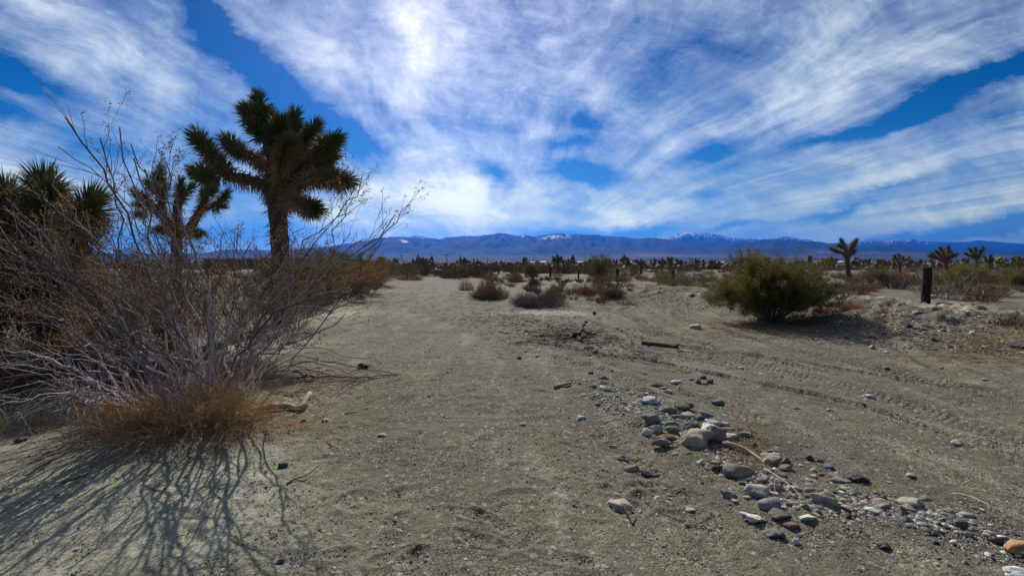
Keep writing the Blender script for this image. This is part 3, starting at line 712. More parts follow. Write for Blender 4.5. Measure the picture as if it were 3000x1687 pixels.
far_joshua('spreading Joshua tree with many pale heads right behind the nearest tarred post', 2774, 818, 44, [(2772,768),[(2765,750),(2757,730)],[(2775,745),(2778,728)],[(2782,757),(2798,747)],[(2762,758),(2747,740)],[(2755,760),(2728,752)],[(2760,752),(2738,746)],[(2768,745),(2766,737)],[(2784,750),(2786,738)]])
far_joshua('slender forked Joshua tree with raised arms beyond the yellow green creosote', 2862, 806, 56, [(2861,762),[(2852,748),(2843,733)],[(2848,752),(2834,746)],[(2858,745),(2858,730)],[(2870,752),(2880,728)],[(2868,745),(2874,736)]], .34)
far_joshua('twin headed Joshua tree just beside the slender forked one', 2900, 806, 70, [(2898,772),[(2890,762),(2884,752)],[(2900,760),(2903,751)],[(2905,768),(2908,762)]], .36)
far_joshua('squat round Joshua tree at the far edge of the plain by the frame border', 2986, 812, 60, [(2986,780),[(2978,770),(2970,762)],[(2985,768),(2986,757)],[(2992,768),(2998,760)],[(2980,765),(2976,757)]], .36)
far_joshua('dark Joshua tree with one arm drooping to the ground beyond the fence posts', 1635, 790, 58, [(1634,768),[(1627,762),(1623,757)],[(1634,760),(1633,752)],[(1640,760),(1643,756)],[(1646,763),(1650,772),(1652,784)],[(1628,766),(1622,764)]], .34)
far_joshua('low dark Joshua tree beside the one with the drooping arm', 1664, 788, 75, [(1664,775),[(1658,770),(1655,765)],[(1665,769),(1665,763)],[(1670,772),(1674,767)]], .36)
far_joshua('round headed Joshua tree behind the gap between two middle posts', 1878, 790, 62, [(1878,778),[(1872,772),(1868,767)],[(1878,770),(1879,765)],[(1884,772),(1888,768)]], .36)
far_joshua('cone shaped Joshua tree close to the thin two pronged one', 1940, 788, 66, [(1940,776),[(1935,770),(1932,767)],[(1940,768),(1941,761)],[(1945,772),(1948,768)]], .36)
far_joshua('thin two pronged Joshua tree standing over the third post', 1963, 790, 52, [(1963,772),[(1960,764),(1958,757)],[(1966,765),(1968,758)]], .3)
_gj = np.random.default_rng(77)
protoJ = []
for k in range(3):
    o = joshua('joshua_tree', 'small dark Joshua tree on the skyline of the plain', (0, 0, 0), generic_joshua(_gj, 2.9, 4+k, 80), _gj, .42, 110, sc=1.5, group='Joshua trees out on the plain', rlen=.26, skirt=.12)
    protoJ.append(o)
spotsJ = [(2033,100,'above the pyramid shaped rock on the berm'),(2087,90,'touching the side of the big green creosote'),(2442,95,'just short of the upright four headed tree'),(2548,110,'between the white roofs and the upright four headed tree'),(2567,120,'in front of the middle of the white roofs'),(2601,85,'at the end of the white roofs, stunted'),(2657,95,'next to the small bushy tree'),(2688,90,'half hidden by the nearest tarred post'),(2820,90,'between the spreading tree and the slender forked one'),(2925,100,'behind the twin headed tree'),(2950,120,'halfway from the twin headed tree to the squat round one'),(1708,130,'over the olive shrub on the berm'),(1790,120,'right of the olive shrub on the berm'),(1830,140,'above the fourth post'),(1912,130,'short of the cone shaped tree'),(1350,170,'over the far end of the wash'),(1395,150,'near the farthest posts'),(1255,160,'left of the far end of the wash'),(1540,160,'behind the upright olive shrub'),(2005,150,'level with the third post, very small')]
for i, (px, Y, w) in enumerate(spotsJ):
    p = at(px, 775, Y); loc = (p[0], Y, 0.0); s_ = [.85, .7, .95, .62][i % 4]*(1+.15*(Y > 140))
    if i < 3: o = protoJ[i]; o.location = loc; o.scale = (s_,)*3; o['label'] = 'small dark Joshua tree '+w
    else: copy_tree(protoJ[i % 3], loc, i*1.3, s_, 'small dark Joshua tree '+w)

# --- the big bare creosote in front
rc = np.random.default_rng(5)
cb = g_at(615, 1185)
tips = []
def tp(px, py, Y, n=1, sx=25, sy=25, sY=.25):
    for i in range(n): tips.append(at(px+rc.normal()*sx, py+rc.normal()*sy, Y+rc.normal()*sY))
tp(195,350,3.6,1,5,5); tp(290,395,3.7,1,8,8); tp(355,380,3.8,1,8,8); tp(370,420,3.7,1,8,8); tp(400,450,3.8,1,8,8); tp(185,430,3.3,1,8,8); tp(175,490,3.2,1,8,8); tp(480,470,4.2,1,8,8); tp(420,490,4.1,1,8,8)
tp(20,640,3.0,2,30,30); tp(0,740,2.9,3,30,40); tp(90,700,3.2,2,30,40); tp(150,760,3.3,3,40,40); tp(-60,840,3.0,3,50,50); tp(60,880,3.4,2,50,40)
tp(300,690,3.9,2,60,40); tp(430,710,4.1,3,60,40); tp(560,700,4.3,3,60,40); tp(680,710,4.4,3,50,40); tp(620,670,4.2,1,40,30)
tp(760,740,4.3,3,40,30); tp(850,770,4.1,2,40,30); tp(900,690,4.0,1,30,20)
tp(1040,545,4.3,1,5,5); tp(1062,508,4.4,1,5,5,.05); tp(1010,610,4.3,1); tp(1175,595,4.3,1,10,10); tp(1150,640,4.2,1,10,12); tp(1110,690,4.2,1,15,12); tp(1060,740,4.1,1); tp(1000,710,4.2,1)
tp(960,850,4.0,1,30,20); tp(1020,895,3.9,2,15,15); tp(900,880,4.0,2,30,30)
tp(450,780,4.5,4,150,50,.3); tp(600,830,4.6,4,140,60,.3); tp(250,820,4.3,3,120,60,.3); tp(800,850,4.5,3,70,40,.2)
tp(500,880,4.6,4,110,60,.5); tp(300,840,3.8,3,90,60,.4)
main = creosote('creosote_bush', 'large sparse shrub with silvery grey crooked branches over an orange grass base', cb, tips, rc, 'leaf', 4, 4, (.0055, .012), .010, 6, .015, crook=.026, base_spread=(.26, .2), leafmin=.1, cat='creosote bush')
# silvery arching branches low at the left of it
rc2 = np.random.default_rng(15)
tips = []
cb2 = g_at(430, 1215)
rc = rc2
tp(-40,1065,3.9,3,40,20,.2); tp(30,1160,3.5,3,40,15,.2); tp(120,1210,3.4,3,50,15,.2); tp(60,1080,3.8,3,60,20,.2); tp(230,1010,3.7,3,40,20,.2); tp(150,1260,3.1,3,40,15,.1); tp(-20,1230,3.3,2,30,20,.1)
tips = [np.array([a[0], a[1], max(a[2], gz(a[0], a[1])+.02)]) for a in tips]
creosote('fallen_branches', 'bleached dead branches arching low to the sand beside the orange grass', cb2, tips, rc2, 'leaf', 4, 2, (.006, .011), .008, 0, .015, crook=.02, base_spread=(.12, .1), bulge=(.1, .26), leafmin=1.0, cat='dead branches', twigm='bleached', stemm='bleached')

def grass_clump(name, label, c, rx, ry, n, H, mat, r, lean=.6, w=.0022, cat='dry grass', group=None, curve=.5, loc=True):
    root_xy = np.stack([c[0]+r.normal(size=n)*rx*.5, c[1]+r.normal(size=n)*ry*.5], 1)
    z = height(root_xy[:, 0], root_xy[:, 1])-.01
    B = np.concatenate([root_xy, z[:, None]], 1)
    out = np.stack([(root_xy[:, 0]-c[0])/rx, (root_xy[:, 1]-c[1])/ry, np.zeros(n)], 1)+r.normal(size=(n, 3))*.35
    L = r.uniform(.4, 1, n)*H
    d = unit(out*lean+np.array([0, 0, 1.]))
    N = 6; t = np.linspace(0, 1, N)[None, :, None]
    P = B[:, None]+d[:, None]*t*L[:, None, None]+unit(out+1e-6)[:, None]*(t**2)*L[:, None, None]*curve*.5-np.array([0, 0, 1.])*(t**2.5)*L[:, None, None]*curve*.35
    P = P+np.cumsum(r.normal(size=(n, N, 3)), axis=1)*L[:, None, None]*.035
    P = floorz(P, .004)
    v, q = tubes(P, np.linspace(1, .4, N)[None]*w*r.uniform(.6, 1.3, (n, 1)), 3)
    o = mk(name, v, [q], M[mat], None, attrs={'vary': np.repeat(r.random(n), N*3)}, loc=(c[0], c[1], gz(c[0], c[1])))
    return tag(o, label, cat, group)
rg = np.random.default_rng(8)
g1 = g_at(525, 1235)
def messy_grass():  # many small tufts, thinning outward
    r = rg; vs = []; qs = []; va = []; off = 0
    for k in range(72):
        th = r.uniform(0, 2*pi); q = sqrt(r.random())*(1 if k < 42 else 1.75); c = g1+np.array([cos(th)*q*.78, sin(th)*q*.34, 0]); n = int(r.uniform(30, 75)*(1 if q < .9 else .3))
        xy = c[:2]+r.normal(size=(n, 2))*.045; z = height(xy[:, 0], xy[:, 1])-.01; B = np.concatenate([xy, z[:, None]], 1)
        d = unit(np.array([cos(th)*q*.7, sin(th)*q*.6-.1, .9])+r.normal(size=3)*.28+r.normal(size=(n, 3))*.34); d[:, 2] = np.abs(d[:, 2])
        L = (r.uniform(.25, .78)*r.uniform(.4, 1.1, n))[:, None, None]; N = 6; t = np.linspace(0, 1, N)[None, :, None]
        P = B[:, None]+d[:, None]*t*L+np.cumsum(r.normal(size=(n, N, 3)), axis=1)*L*.055-np.array([0, 0, 1.])*t**3*L*r.uniform(0, .5, n)[:, None, None]
        P[:, 0] = B; P = floorz(P, .004); v, f = tubes(P, np.linspace(1, .4, N)[None]*.0024*r.uniform(.6, 1.5, (n, 1)), 3)
        vs.append(v); qs.append(f+off); off += len(v); va.append(np.repeat(np.clip(r.random()*.7+r.random(n)*.4, 0, 1), N*3))
    o = mk('dry_grass', np.concatenate(vs), [np.concatenate(qs)], M['grass'], attrs={'vary': np.concatenate(va)}, loc=g1)
    tag(o, 'orange brown dry grass matted round the base of the silvery branched shrub', 'dry grass')
messy_grass()
g2 = g_at(740, 1090)
grass_clump('dry_grass', 'small rusty grass tuft between the pale fallen log and the shrub', g2, .3, .2, 260, .3, 'grass', rg, .6)
g3 = g_at(30, 1250)
grass_clump('dry_grass', 'thin yellow weed stalks at the shaded edge under the bleached branches', g3, .5, .3, 260, .34, 'straw', rg, .5)
g4 = g_at(2975, 1005); 
grass_clump('dry_grass', 'tangle of yellow straw beside the long dark stone on the bank', g4, 1.3, .7, 600, .38, 'straw', rg, 1.4, .004)
g5 = g_at(2320, 945)
grass_clump('dry_grass', 'rusty litter of dead stems under the big green creosote', g5, 1.6, .6, 900, .25, 'redbrush', rg, 1.6, .004)

# --- background shrubs near the left edge
def bush(label, px, Y, H, Wd, n, leafm, seed, stemm='twig', per=6, leaf=.014, spread=.03, name='creosote_bush', cat='creosote bush', nside=5, ntw=4, rad=(.005, .01), leafmin=0.0, tilt=.35, group=None, low=.15, dep=None):
    r = np.random.default_rng(seed); x = (px-1500)/F*Y; b = np.array([x, Y, gz(x, Y)])
    a = r.uniform(0, 2*pi, n); k = np.sqrt(r.random(n)); h = H*(low+(1-low)*np.sqrt(np.clip(1-.75*k**2, 0, 1)))*r.uniform(.75, 1.05, n)
    T = b+np.stack([np.cos(a)*k*Wd/2, np.sin(a)*k*(dep or Wd)/2, h], 1)
    return creosote(name, label, b, T, r, leafm, nside, ntw, rad, leaf, per, spread, cat, group, crook=.016, base_spread=(Wd*.07, Wd*.07), leafmin=leafmin, stemm=stemm, k=4)
bush('orange leafed creosote behind the silvery branches', 262, 5.7, 1.05, 1.5, 26, 'leaf_orange', 101, per=10, leaf=.014, spread=.03)
bush('dark rusty creosote massed beneath the closest Joshua tree', 95, 6.0, 1.5, 1.9, 36, 'leaf', 102, per=9, leaf=.014)
bush('brown leafed creosote filling the edge next to the closest Joshua tree', -60, 5.6, 1.55, 1.8, 30, 'leaf', 103, per=9)
bush('dense brown creosote between the closest and the candelabra Joshua trees', 330, 7.4, 1.65, 2.4, 36, 'leaf', 104, per=5, leaf=.016, spread=.035)
bush('twiggy olive creosote at the foot of the candelabra Joshua tree', 520, 8.3, 1.6, 2.4, 36, 'leaf_olive', 105, per=5, leaf=.016, spread=.035)
bush('tangled brown creosote in front of the trunk of the tallest Joshua tree', 690, 7.8, 1.6, 2.0, 34, 'leaf', 106, per=5, leaf=.015, spread=.035)
bush('low rusty creosote just behind the silvery shrub', 430, 6.4, 1.05, 1.9, 26, 'leaf', 107, per=9)
bush('low dark creosote left of the candelabra tree', 200, 8.0, 1.9, 2.4, 36, 'leaf_olive', 108, per=5, leaf=.016, spread=.035)
bush('brown weathered creosote on the low bank behind the white silt patch', 850, 10.5, 1.35, 2.0, 34, 'leaf_olive', 109, per=6, leaf=.016)
bush('low shadowed twig mat under the orange leafed creosote', 60, 5.2, .5, 2.0, 26, 'leaf', 110, per=6)
bl = [(890, 15.5, 1.65, 3.6, 'leaf_olive', 'rounded grey green bush at the start of the left bank hedge'), (985, 19, 1.5, 4.2, 'leaf', 'brown bare bush second along the left bank hedge'), (1055, 23, 1.5, 4.4, 'leaf', 'reddish bare bush at the wash end of the left bank hedge'), (920, 23, 2.3, 4.6, 'leaf_olive', 'taller greenish bush rising behind the left bank hedge'), (1095, 30, 1.6, 4.6, 'leaf_olive', 'low dark bush where the left bank meets the wash'), (1010, 33, 2.3, 4.6, 'leaf_olive', 'dark bush crest seen over the left bank hedge')]
for i, (px, Y, H, Wd, lm, lb_) in enumerate(bl):
    bush(lb_, px, Y, H, Wd, 64, lm, 120+i, name='desert_shrub', cat='desert shrub', per=9, leaf=.022, spread=.06, group='shrubs of the left bank hedge', rad=(.008, .014), stemm='twig')

# --- named shrubs on the right and along the wash
bush('big dense green creosote spreading from bare stems at the foot of the berm', 2238, 12.1, 1.75, 3.1, 120, 'leaf_green', 201, stemm='twig', per=9, leaf=.018, spread=.035, nside=6, ntw=5, low=.18, twl=None) if False else None
def green_bush():
    r = np.random.default_rng(201); Y = 12.1; x = (2268-1500)/F*Y; b = np.array([x, Y, gz(x, Y)]); n = 165
    a = r.uniform(0, 2*pi, n); k = np.sqrt(r.random(n)); h = (.32+1.24*np.sqrt(np.clip(1-.85*k**2, 0, 1)))*r.uniform(.62, 1.1, n)*(1+.45*vnoise(np.cos(a)*k*2.2, np.sin(a)*k*2.2+9))
    T = b+np.stack([np.cos(a)*k*1.58, np.sin(a)*k*1.4, h], 1)
    return creosote('creosote_bush', 'big dense green creosote spreading from bare stems at the foot of the berm', b, T, r, 'leaf_green', 6, 5, (.006, .012), .018, 13, .034, 'creosote bush', None, crook=.014, base_spread=(.18, .15), stemm='twig', k=4)
green_bush()
def dome(label, px, pyb, wpx, hpx, mat, seed, n=700, name='desert_shrub', cat='desert shrub', lean=1.0, group=None, w=.004, Y=None):
    """fine-stemmed dead brush mound"""
    r = np.random.default_rng(seed)
    if Y: x = (px-1500)/F*Y; c = np.array([x, Y, gz(x, Y)])
    else: c = g_at(px, pyb)
    k = c[1]/F; H = hpx*k; Rr = wpx*k/2
    a = r.uniform(0, 2*pi, n); q = np.sqrt(r.random(n)); h = H*np.sqrt(np.clip(1.05-q**2*.9, .02, 1.1))*r.uniform(.5, 1.15, n); q = q*(1+.5*vnoise(a*1.1+seed, 0*a))*r.uniform(.85, 1.2, n)
    h = h*np.clip(.8+.9*vnoise(np.cos(a)*q*2.3+seed, np.sin(a)*q*2.3), .25, 1.3); h = np.maximum(h, H*.12)
    T = c+np.stack([np.cos(a)*q*Rr, np.sin(a)*q*Rr, h], 1); B = c+np.stack([np.cos(a)*q*Rr*.72, np.sin(a)*q*Rr*.72, np.full(n, -.02)], 1)
    P = paths_between(B, T, 7, .03, .02, r)
    R = np.full((n, 7), w)*np.linspace(1, .5, 7)
    Q, RQ = sprout(P, R, 4, r, .35, 1, (.3, .8), (.15, .35), 5, .03, .2, .7)
    m = MB(); v, f = tubes(P, R, 3); m.add(v, f, a=np.repeat(r.random(n), 21)); v, f = tubes(Q, np.maximum(RQ, w*.5), 3); m.add(v, f, a=np.repeat(r.random(len(Q)), 15))
    ns = n//3; a2 = r.uniform(0, 2*pi, ns); q2 = r.uniform(.5, 1.0, ns)
    B2 = c+np.stack([np.cos(a2)*q2*Rr*.8, np.sin(a2)*q2*Rr*.8, np.zeros(ns)], 1); T2 = B2+np.stack([np.cos(a2)*Rr*.5, np.sin(a2)*Rr*.5, H*r.uniform(-.05, .3, ns)], 1)*r.uniform(.3, 1.2, (ns, 1))+r.normal(size=(ns, 3))*Rr*.08
    P2 = floorz(paths_between(B2, T2, 6, .04, .04, r), .01); v, f = tubes(P2, np.full((ns, 6), w*.8), 3); m.add(v, f, a=np.repeat(r.random(ns), 18))
    return tag(m.build(name, M[mat], None, loc=c), label, cat, group)
G = 'brush mounds beside the wash'
dome('grey brown brush mound at the wash edge with pale tops', 1436, 873, 108, 52, 'brush', 301, 900, group=G)
dome('pale straw topped brush poking from the back of the grey brown mound', 1425, 862, 62, 60, 'straw', 302, 260, group=G)
dome('wide low dark brush mound beside the bright crusted silt', 1582, 895, 146, 48, 'greybrush', 303, 1100, group=G)
dome('rusty brush peak leaning on the wide dark mound', 1620, 888, 60, 54, 'redbrush', 304, 500, group=G)
dome('rusty brown tuft hugging the berm below the olive shrub', 1722, 860, 78, 26, 'redbrush', 305, 500, group=G)
dome('grey brown tuft at the break in the berm', 1795, 872, 62, 48, 'brush', 306, 500, group=G)
dome('brown mound out in the wash before its far bend', 1200, 821, 78, 24, 'redbrush', 307, 600, group=G)
dome('small straw coloured tuft left of the grey brown mound', 1365, 850, 44, 30, 'straw', 308, 260, group=G)
dome('reddish brush patch behind the grey brown mound', 1440, 822, 46, 24, 'redbrush', 309, 400, group=G)
dome('reddish brush clump next to the upright olive shrub', 1510, 825, 50, 34, 'redbrush', 310, 500, group=G)
dome('dark brush clump at the bend of the wash', 1320, 815, 60, 30, 'greybrush', 311, 500, group=G)
dome('rusty brush sprig on the bank beyond the big green creosote', 2490, 902, 70, 30, 'redbrush', 312, 260, group=G)
dome('low rusty twigs on the bank under the nearest tarred post', 2420, 915, 60, 22, 'redbrush', 313, 260, group=G)
dome('dark low brush at the outer end of the bank', 2985, 935, 90, 26, 'brush', 314, 400, group=G)
G2 = 'leafy shrubs along the berm'
def shrub_px(label, px, Y, wpx, toppy, leafm, seed, n=34, per=6, group=G2):
    x = (px-1500)/F*Y; z = gz(x, Y); H = CAMZ-(toppy-770)/F*Y-z
    return bush(label, px, Y, H, wpx*Y/F, n, leafm, seed, name='desert_shrub', cat='desert shrub', per=per, leaf=.022, spread=.05, group=group, rad=(.006, .012))
shrub_px('upright olive shrub at the near end of the far berm', 1556, 31, 58, 768, 'leaf_olive', 401)
shrub_px('tall loose olive shrub on the berm between the fourth and third posts', 1750, 25, 105, 756, 'leaf_olive', 402, 44)
shrub_px('thin bare grey sprig growing through the rusty berm tuft', 1758, 20.5, 50, 812, 'leaf', 403, 14, 1)
shrub_px('yellow green creosote on the plain past the nearest tarred post', 2840, 21, 110, 783, 'leaf_green', 404, 44)
shrub_px('yellow green creosote nearest the frame edge on the plain', 2985, 24, 70, 795, 'leaf_green', 405, 36)
shrub_px('olive creosote half way between the upright Joshua tree and the nearest post', 2575, 26, 90, 792, 'leaf_olive', 406, 36)
shrub_px('dark scraggly bush over the far bend of the wash', 1345, 45, 60, 770, 'leaf_olive', 407)
shrub_px('brown leafy bush left of the far bend of the wash', 1190, 48, 80, 772, 'leaf_olive', 408)

# --- plain shrubs: six prototypes, copied
rp = np.random.default_rng(91)
LAND = [('the nearest tarred post', 2712, 830), ('the upright Joshua tree', 2486, 780), ('the spreading Joshua tree', 2774, 800), ('the slender forked Joshua tree', 2862, 790), ('the big green creosote', 2250, 800), ('the third tarred post', 1970, 812), ('the fourth tarred post', 1808, 805), ('the fifth tarred post', 1612, 797), ('the drooping armed Joshua tree', 1635, 775), ('the small bushy Joshua tree', 2638, 785), ('the squat round Joshua tree', 2986, 785), ('the thin two pronged Joshua tree', 1963, 775), ('the olive shrub on the berm', 1750, 790), ('the farthest tarred posts', 1440, 790), ('the far bend of the wash', 1270, 800), ('the left bank hedge', 1050, 790), ('the white roofed building', 700, 765)]
ORD = ['', 'second ', 'third ', 'fourth ', 'fifth ', 'sixth ', 'seventh ', 'eighth ', 'ninth ', 'tenth ', 'eleventh ', 'twelfth ', 'thirteenth ', 'fourteenth ', 'fifteenth ', 'sixteenth ', 'seventeenth ', 'eighteenth ', 'nineteenth ', 'twentieth ', 'twenty first ', 'twenty second ', 'twenty third ', 'twenty fourth ', 'twenty fifth ']+[f'{a} {b} ' for a in ('thirty', 'forty', 'fifty') for b in ('first', 'second', 'third', 'fourth', 'fifth', 'sixth', 'seventh', 'eighth', 'ninth')]
def to_px(p):
    x, y, z = p[0], p[1], p[2]-CAMZ
    zc = y*cos(PITCH)-z*sin(PITCH); up = y*sin(PITCH)+z*cos(PITCH)
    return 1500+x/zc*F, 843.5-up/zc*F
def name_by_landmark(items, land, fmt):
    """items: (kindtext, px, py, object); writes labels 'nth closest <kind> to <landmark>'"""
    by = {}
    for kt, px, py, o in items:
        ds = [math.hypot(px-l[1], (py-l[2])*1.5) for l in land]; i = int(np.argmin(ds)); by.setdefault((kt, i), []).append((ds[i], o))
    for (kt, i), L in by.items():
        L.sort(key=lambda q: q[0])
        for k, (_, o) in enumerate(L): o['label'] = fmt(kt, ORD[k], land[i][0])
protos = []
def proto_dome(mat, H, Rr, n, seed, kt, leafm=None):
    r = np.random.default_rng(seed)
    a = r.uniform(0, 2*pi, n); q = np.sqrt(r.random(n)); h = H*np.sqrt(np.clip(1.05-q**2*.8, .05, 1.1))*r.uniform(.6, 1.15, n)
    h = np.maximum(h*np.clip(.8+.9*vnoise(np.cos(a)*q*2.3+seed, np.sin(a)*q*2.3), .25, 1.3), H*.12)
    T = np.stack([np.cos(a)*q*Rr, np.sin(a)*q*Rr, h], 1); B = np.stack([np.cos(a)*q*Rr*.65, np.sin(a)*q*Rr*.65, np.full(n, -.03)], 1)
    P = paths_between(B, T, 6, .035, .02, r); R = np.full((n, 6), .008)*np.linspace(1, .5, 6)
    Q, RQ = sprout(P, R, 4, r, .35, 1, (.3, .9), (.15, .4), 4, .03, .2, .7)
    m = MB(); v, f = tubes(P, R, 3); m.add(v, f, a=np.repeat(r.random(n), 18)); v, f = tubes(Q, np.maximum(RQ, .004), 3); m.add(v, f, a=np.repeat(r.random(len(Q)), 12))
    if leafm:
        root = empty('desert_shrub', (0, 0, 0), 'x', 'desert shrub', 'shrubs scattered over the plain'); m.build('branches', M[mat], root)
        v, f, a = leaves_at(np.concatenate([Q[:, -1], T]), .028, r, .05, 7); mk('foliage', v, [f], M[leafm], root, attrs={'vary': a})
    else: root = tag(m.build('desert_shrub', M[mat]), 'x', 'desert shrub', 'shrubs scattered over the plain')
    protos.append((root, kt)); return root
proto_dome('brush', .55, .75, 150, 1, 'low brown shrub')
proto_dome('redbrush', .5, .8, 150, 2, 'rusty low shrub')
proto_dome('greybrush', .7, .8, 150, 3, 'greyish dry shrub')
proto_dome('straw', .42, .55, 120, 4, 'straw yellow tuft')
proto_dome('twig', 1.15, .95, 90, 5, 'olive leafy shrub', 'leaf_olive')
proto_dome('twig', 1.05, .9, 90, 6, 'yellow green shrub', 'leaf_green')
items = []; used = set(); tries = 0
while len(items) < 265 and tries < 6000:
    tries += 1
    Y = 17*math.exp(rp.random()*2.05) if len(items) < 190 else rp.uniform(30, 130)
    px = rp.uniform(560, 3080) if len(items) > 190 else rp.uniform(1350, 3080)
    x = (px-1500)/F*Y
    d, s_, _ = poly_dist(np.array([x]), np.array([Y]), TOE); sdv = d[0]*s_[0]
    if px > 1250 and sdv < 6.2: continue
    if px <= 1350 and (Y < 34 or abs(x+7-(Y-34)*.03) < 3.2): continue
    if abs(px-2712) < 26 and Y < 30: continue
    k = int(rp.choice(6, p=[.24, .22, .2, .12, .14, .08]))
    root, kt = protos[k]; s0 = rp.uniform(.6, 1.25)*(1+.3*(Y > 60)); sc = (s0*rp.uniform(.9, 1.3), s0*rp.uniform(.9, 1.3), s0*rp.uniform(.75, 1.1))
    loc = (x, Y, gz(x, Y)); rz = rp.uniform(0, 6.28)
    if k not in used: used.add(k); root.location = loc; root.scale = sc; root.rotation_euler = (0, 0, rz); o = root
    else: o = copy_tree(root, loc, rz, sc, 'x')
    u_, v_ = to_px(loc); items.append((kt, u_, v_, o))
name_by_landmark(items, LAND, lambda kt, o, l: f'{kt}, {o}closest to {l}')

# far brush: nobody could count it
def far_brush():
    r = np.random.default_rng(55); n = 9000
    D = 105*np.exp(r.random(n)*3.2); a = r.uniform(-1.35, 1.35, n); x = a*D
    ph = (1+sqrt(5))/2
    ico = unit(np.array([(-1,ph,0),(1,ph,0),(-1,-ph,0),(1,-ph,0),(0,-1,ph),(0,1,ph),(0,-1,-ph),(0,1,-ph),(ph,0,-1),(ph,0,1),(-ph,0,-1),(-ph,0,1)], float))
    fc = np.array([(0,11,5),(0,5,1),(0,1,7),(0,7,10),(0,10,11),(1,5,9),(5,11,4),(11,10,2),(10,7,6),(7,1,8),(3,9,4),(3,4,2),(3,2,6),(3,6,8),(3,8,9),(4,9,5),(2,4,11),(6,2,10),(8,6,7),(9,8,1)])
    k = 4; m = n*k; c = np.repeat(np.stack([x, D, np.zeros(n)], 1), k, 0)+r.normal(size=(m, 3))*np.array([.7, .7, .0]); hs = np.repeat(r.uniform(.35, 1.0, n), k)*(1+np.repeat((r.random(n) > .93)*1.6, k))
    s = np.stack([r.uniform(.3, .9, m)*(1+.0006*np.repeat(D, k)), r.uniform(.3, .9, m), hs*r.uniform(.6, 1.2, m)], 1)
    c[:, 2] = s[:, 2]*.6
    V = c[:, None]+ico[None]*s[:, None]*r.uniform(.6, 1.3, (m, 12, 1))
    f = (np.arange(m)[:, None, None]*12+fc[None]).reshape(-1, 3)
    o = mk('desert_scrub', V.reshape(-1, 3), [f], M['scrub'], attrs={'vary': np.repeat(np.repeat(r.random(n), k), 12)})
    tag(o, 'dark band of far off scrub along the horizon of the plain', 'scrub', kind='stuff')
M['scrub'] = plantmat('far_scrub', (.10, .078, .045), (.13, .10, .055), (.17, .115, .065), .3)
far_brush()
def near_brush():
    r = np.random.default_rng(56); vs = []; qs = []; va = []; off = 0; cnt = 0
    pl = []
    while cnt < 620:
        Y = 36*math.exp(r.random()*1.25); px = r.uniform(840, 1780) if r.random() < .8 else r.uniform(400, 3100); x = (px-1500)/F*Y
        d, s_, _ = poly_dist(np.array([x]), np.array([Y]), TOE); sdv = d[0]*s_[0]
        if -9.5 < sdv < 1.0 and Y < 47+r.normal()*2: continue
        if 1 <= sdv < 6.5 and Y < 60: continue
        if sdv > 6 and Y < 60: continue
        pl.append((x, Y)); cnt += 1
    big_ = len(pl)
    while len(pl) < big_+230:
        Y = 15*math.exp(r.random()*1.4); px = r.uniform(1130, 1850) if r.random() < .75 else r.uniform(900, 1140); x = (px-1500)/F*Y
        d, s_, _ = poly_dist(np.array([x]), np.array([Y]), TOE); sdv = d[0]*s_[0]
        if (px > 1130 and not -.8 < sdv < 5) or (px <= 1130 and x > -5.2-.1*Y): continue
        pl.append((x, Y))
    for ip, (x, Y) in enumerate(pl):
        n = 46; H = r.uniform(.35, .95)*(1.25 if Y > 60 else 1); Rr = r.uniform(.6, 1.5); z = gz(x, Y)
        if ip >= big_: H = r.uniform(.1, .34); Rr = r.uniform(.15, .5)
        a = r.uniform(0, 2*pi, n); q = np.sqrt(r.random(n))*(1+.5*vnoise(a*1.1+x, 0*a)); h = H*np.sqrt(np.clip(1.05-q**2*.7, .05, 1))*r.uniform(.5, 1.15, n)
        T = np.stack([x+np.cos(a)*q*Rr, Y+np.sin(a)*q*Rr, z+h], 1); B = np.stack([x+np.cos(a)*q*Rr*.5, Y+np.sin(a)*q*Rr*.5, np.full(n, z-.02)], 1)
        P = paths_between(B, T, 4, .05, .02, r); v, f = tubes(P, np.full((n, 4), .02 if ip < big_ else .007)*np.linspace(1, .5, 4), 3)
        Q, RQ = sprout(P, np.full((n, 4), .016 if ip < big_ else .006), 2, r, .3, 1, (.4, 1.0), (.25, .5), 3, .03, .2, .8); v2, f2 = tubes(Q, np.maximum(RQ, .009 if ip < big_ else .004), 3)
        vs += [v, v2]; qs += [f+off, f2+off+len(v)]; off += len(v)+len(v2); va.append(np.full(len(v)+len(v2), r.random()))
    o = mk('desert_scrub', np.concatenate(vs), [np.concatenate(qs)], M['scrub2'], attrs={'vary': np.concatenate(va)})
    tag(o, 'brown low scrub closing the far end of the wash', 'scrub', kind='stuff')
M['scrub2'] = plantmat('near_scrub', (.16, .105, .062), (.21, .145, .088), (.14, .125, .055), .3)
near_brush()

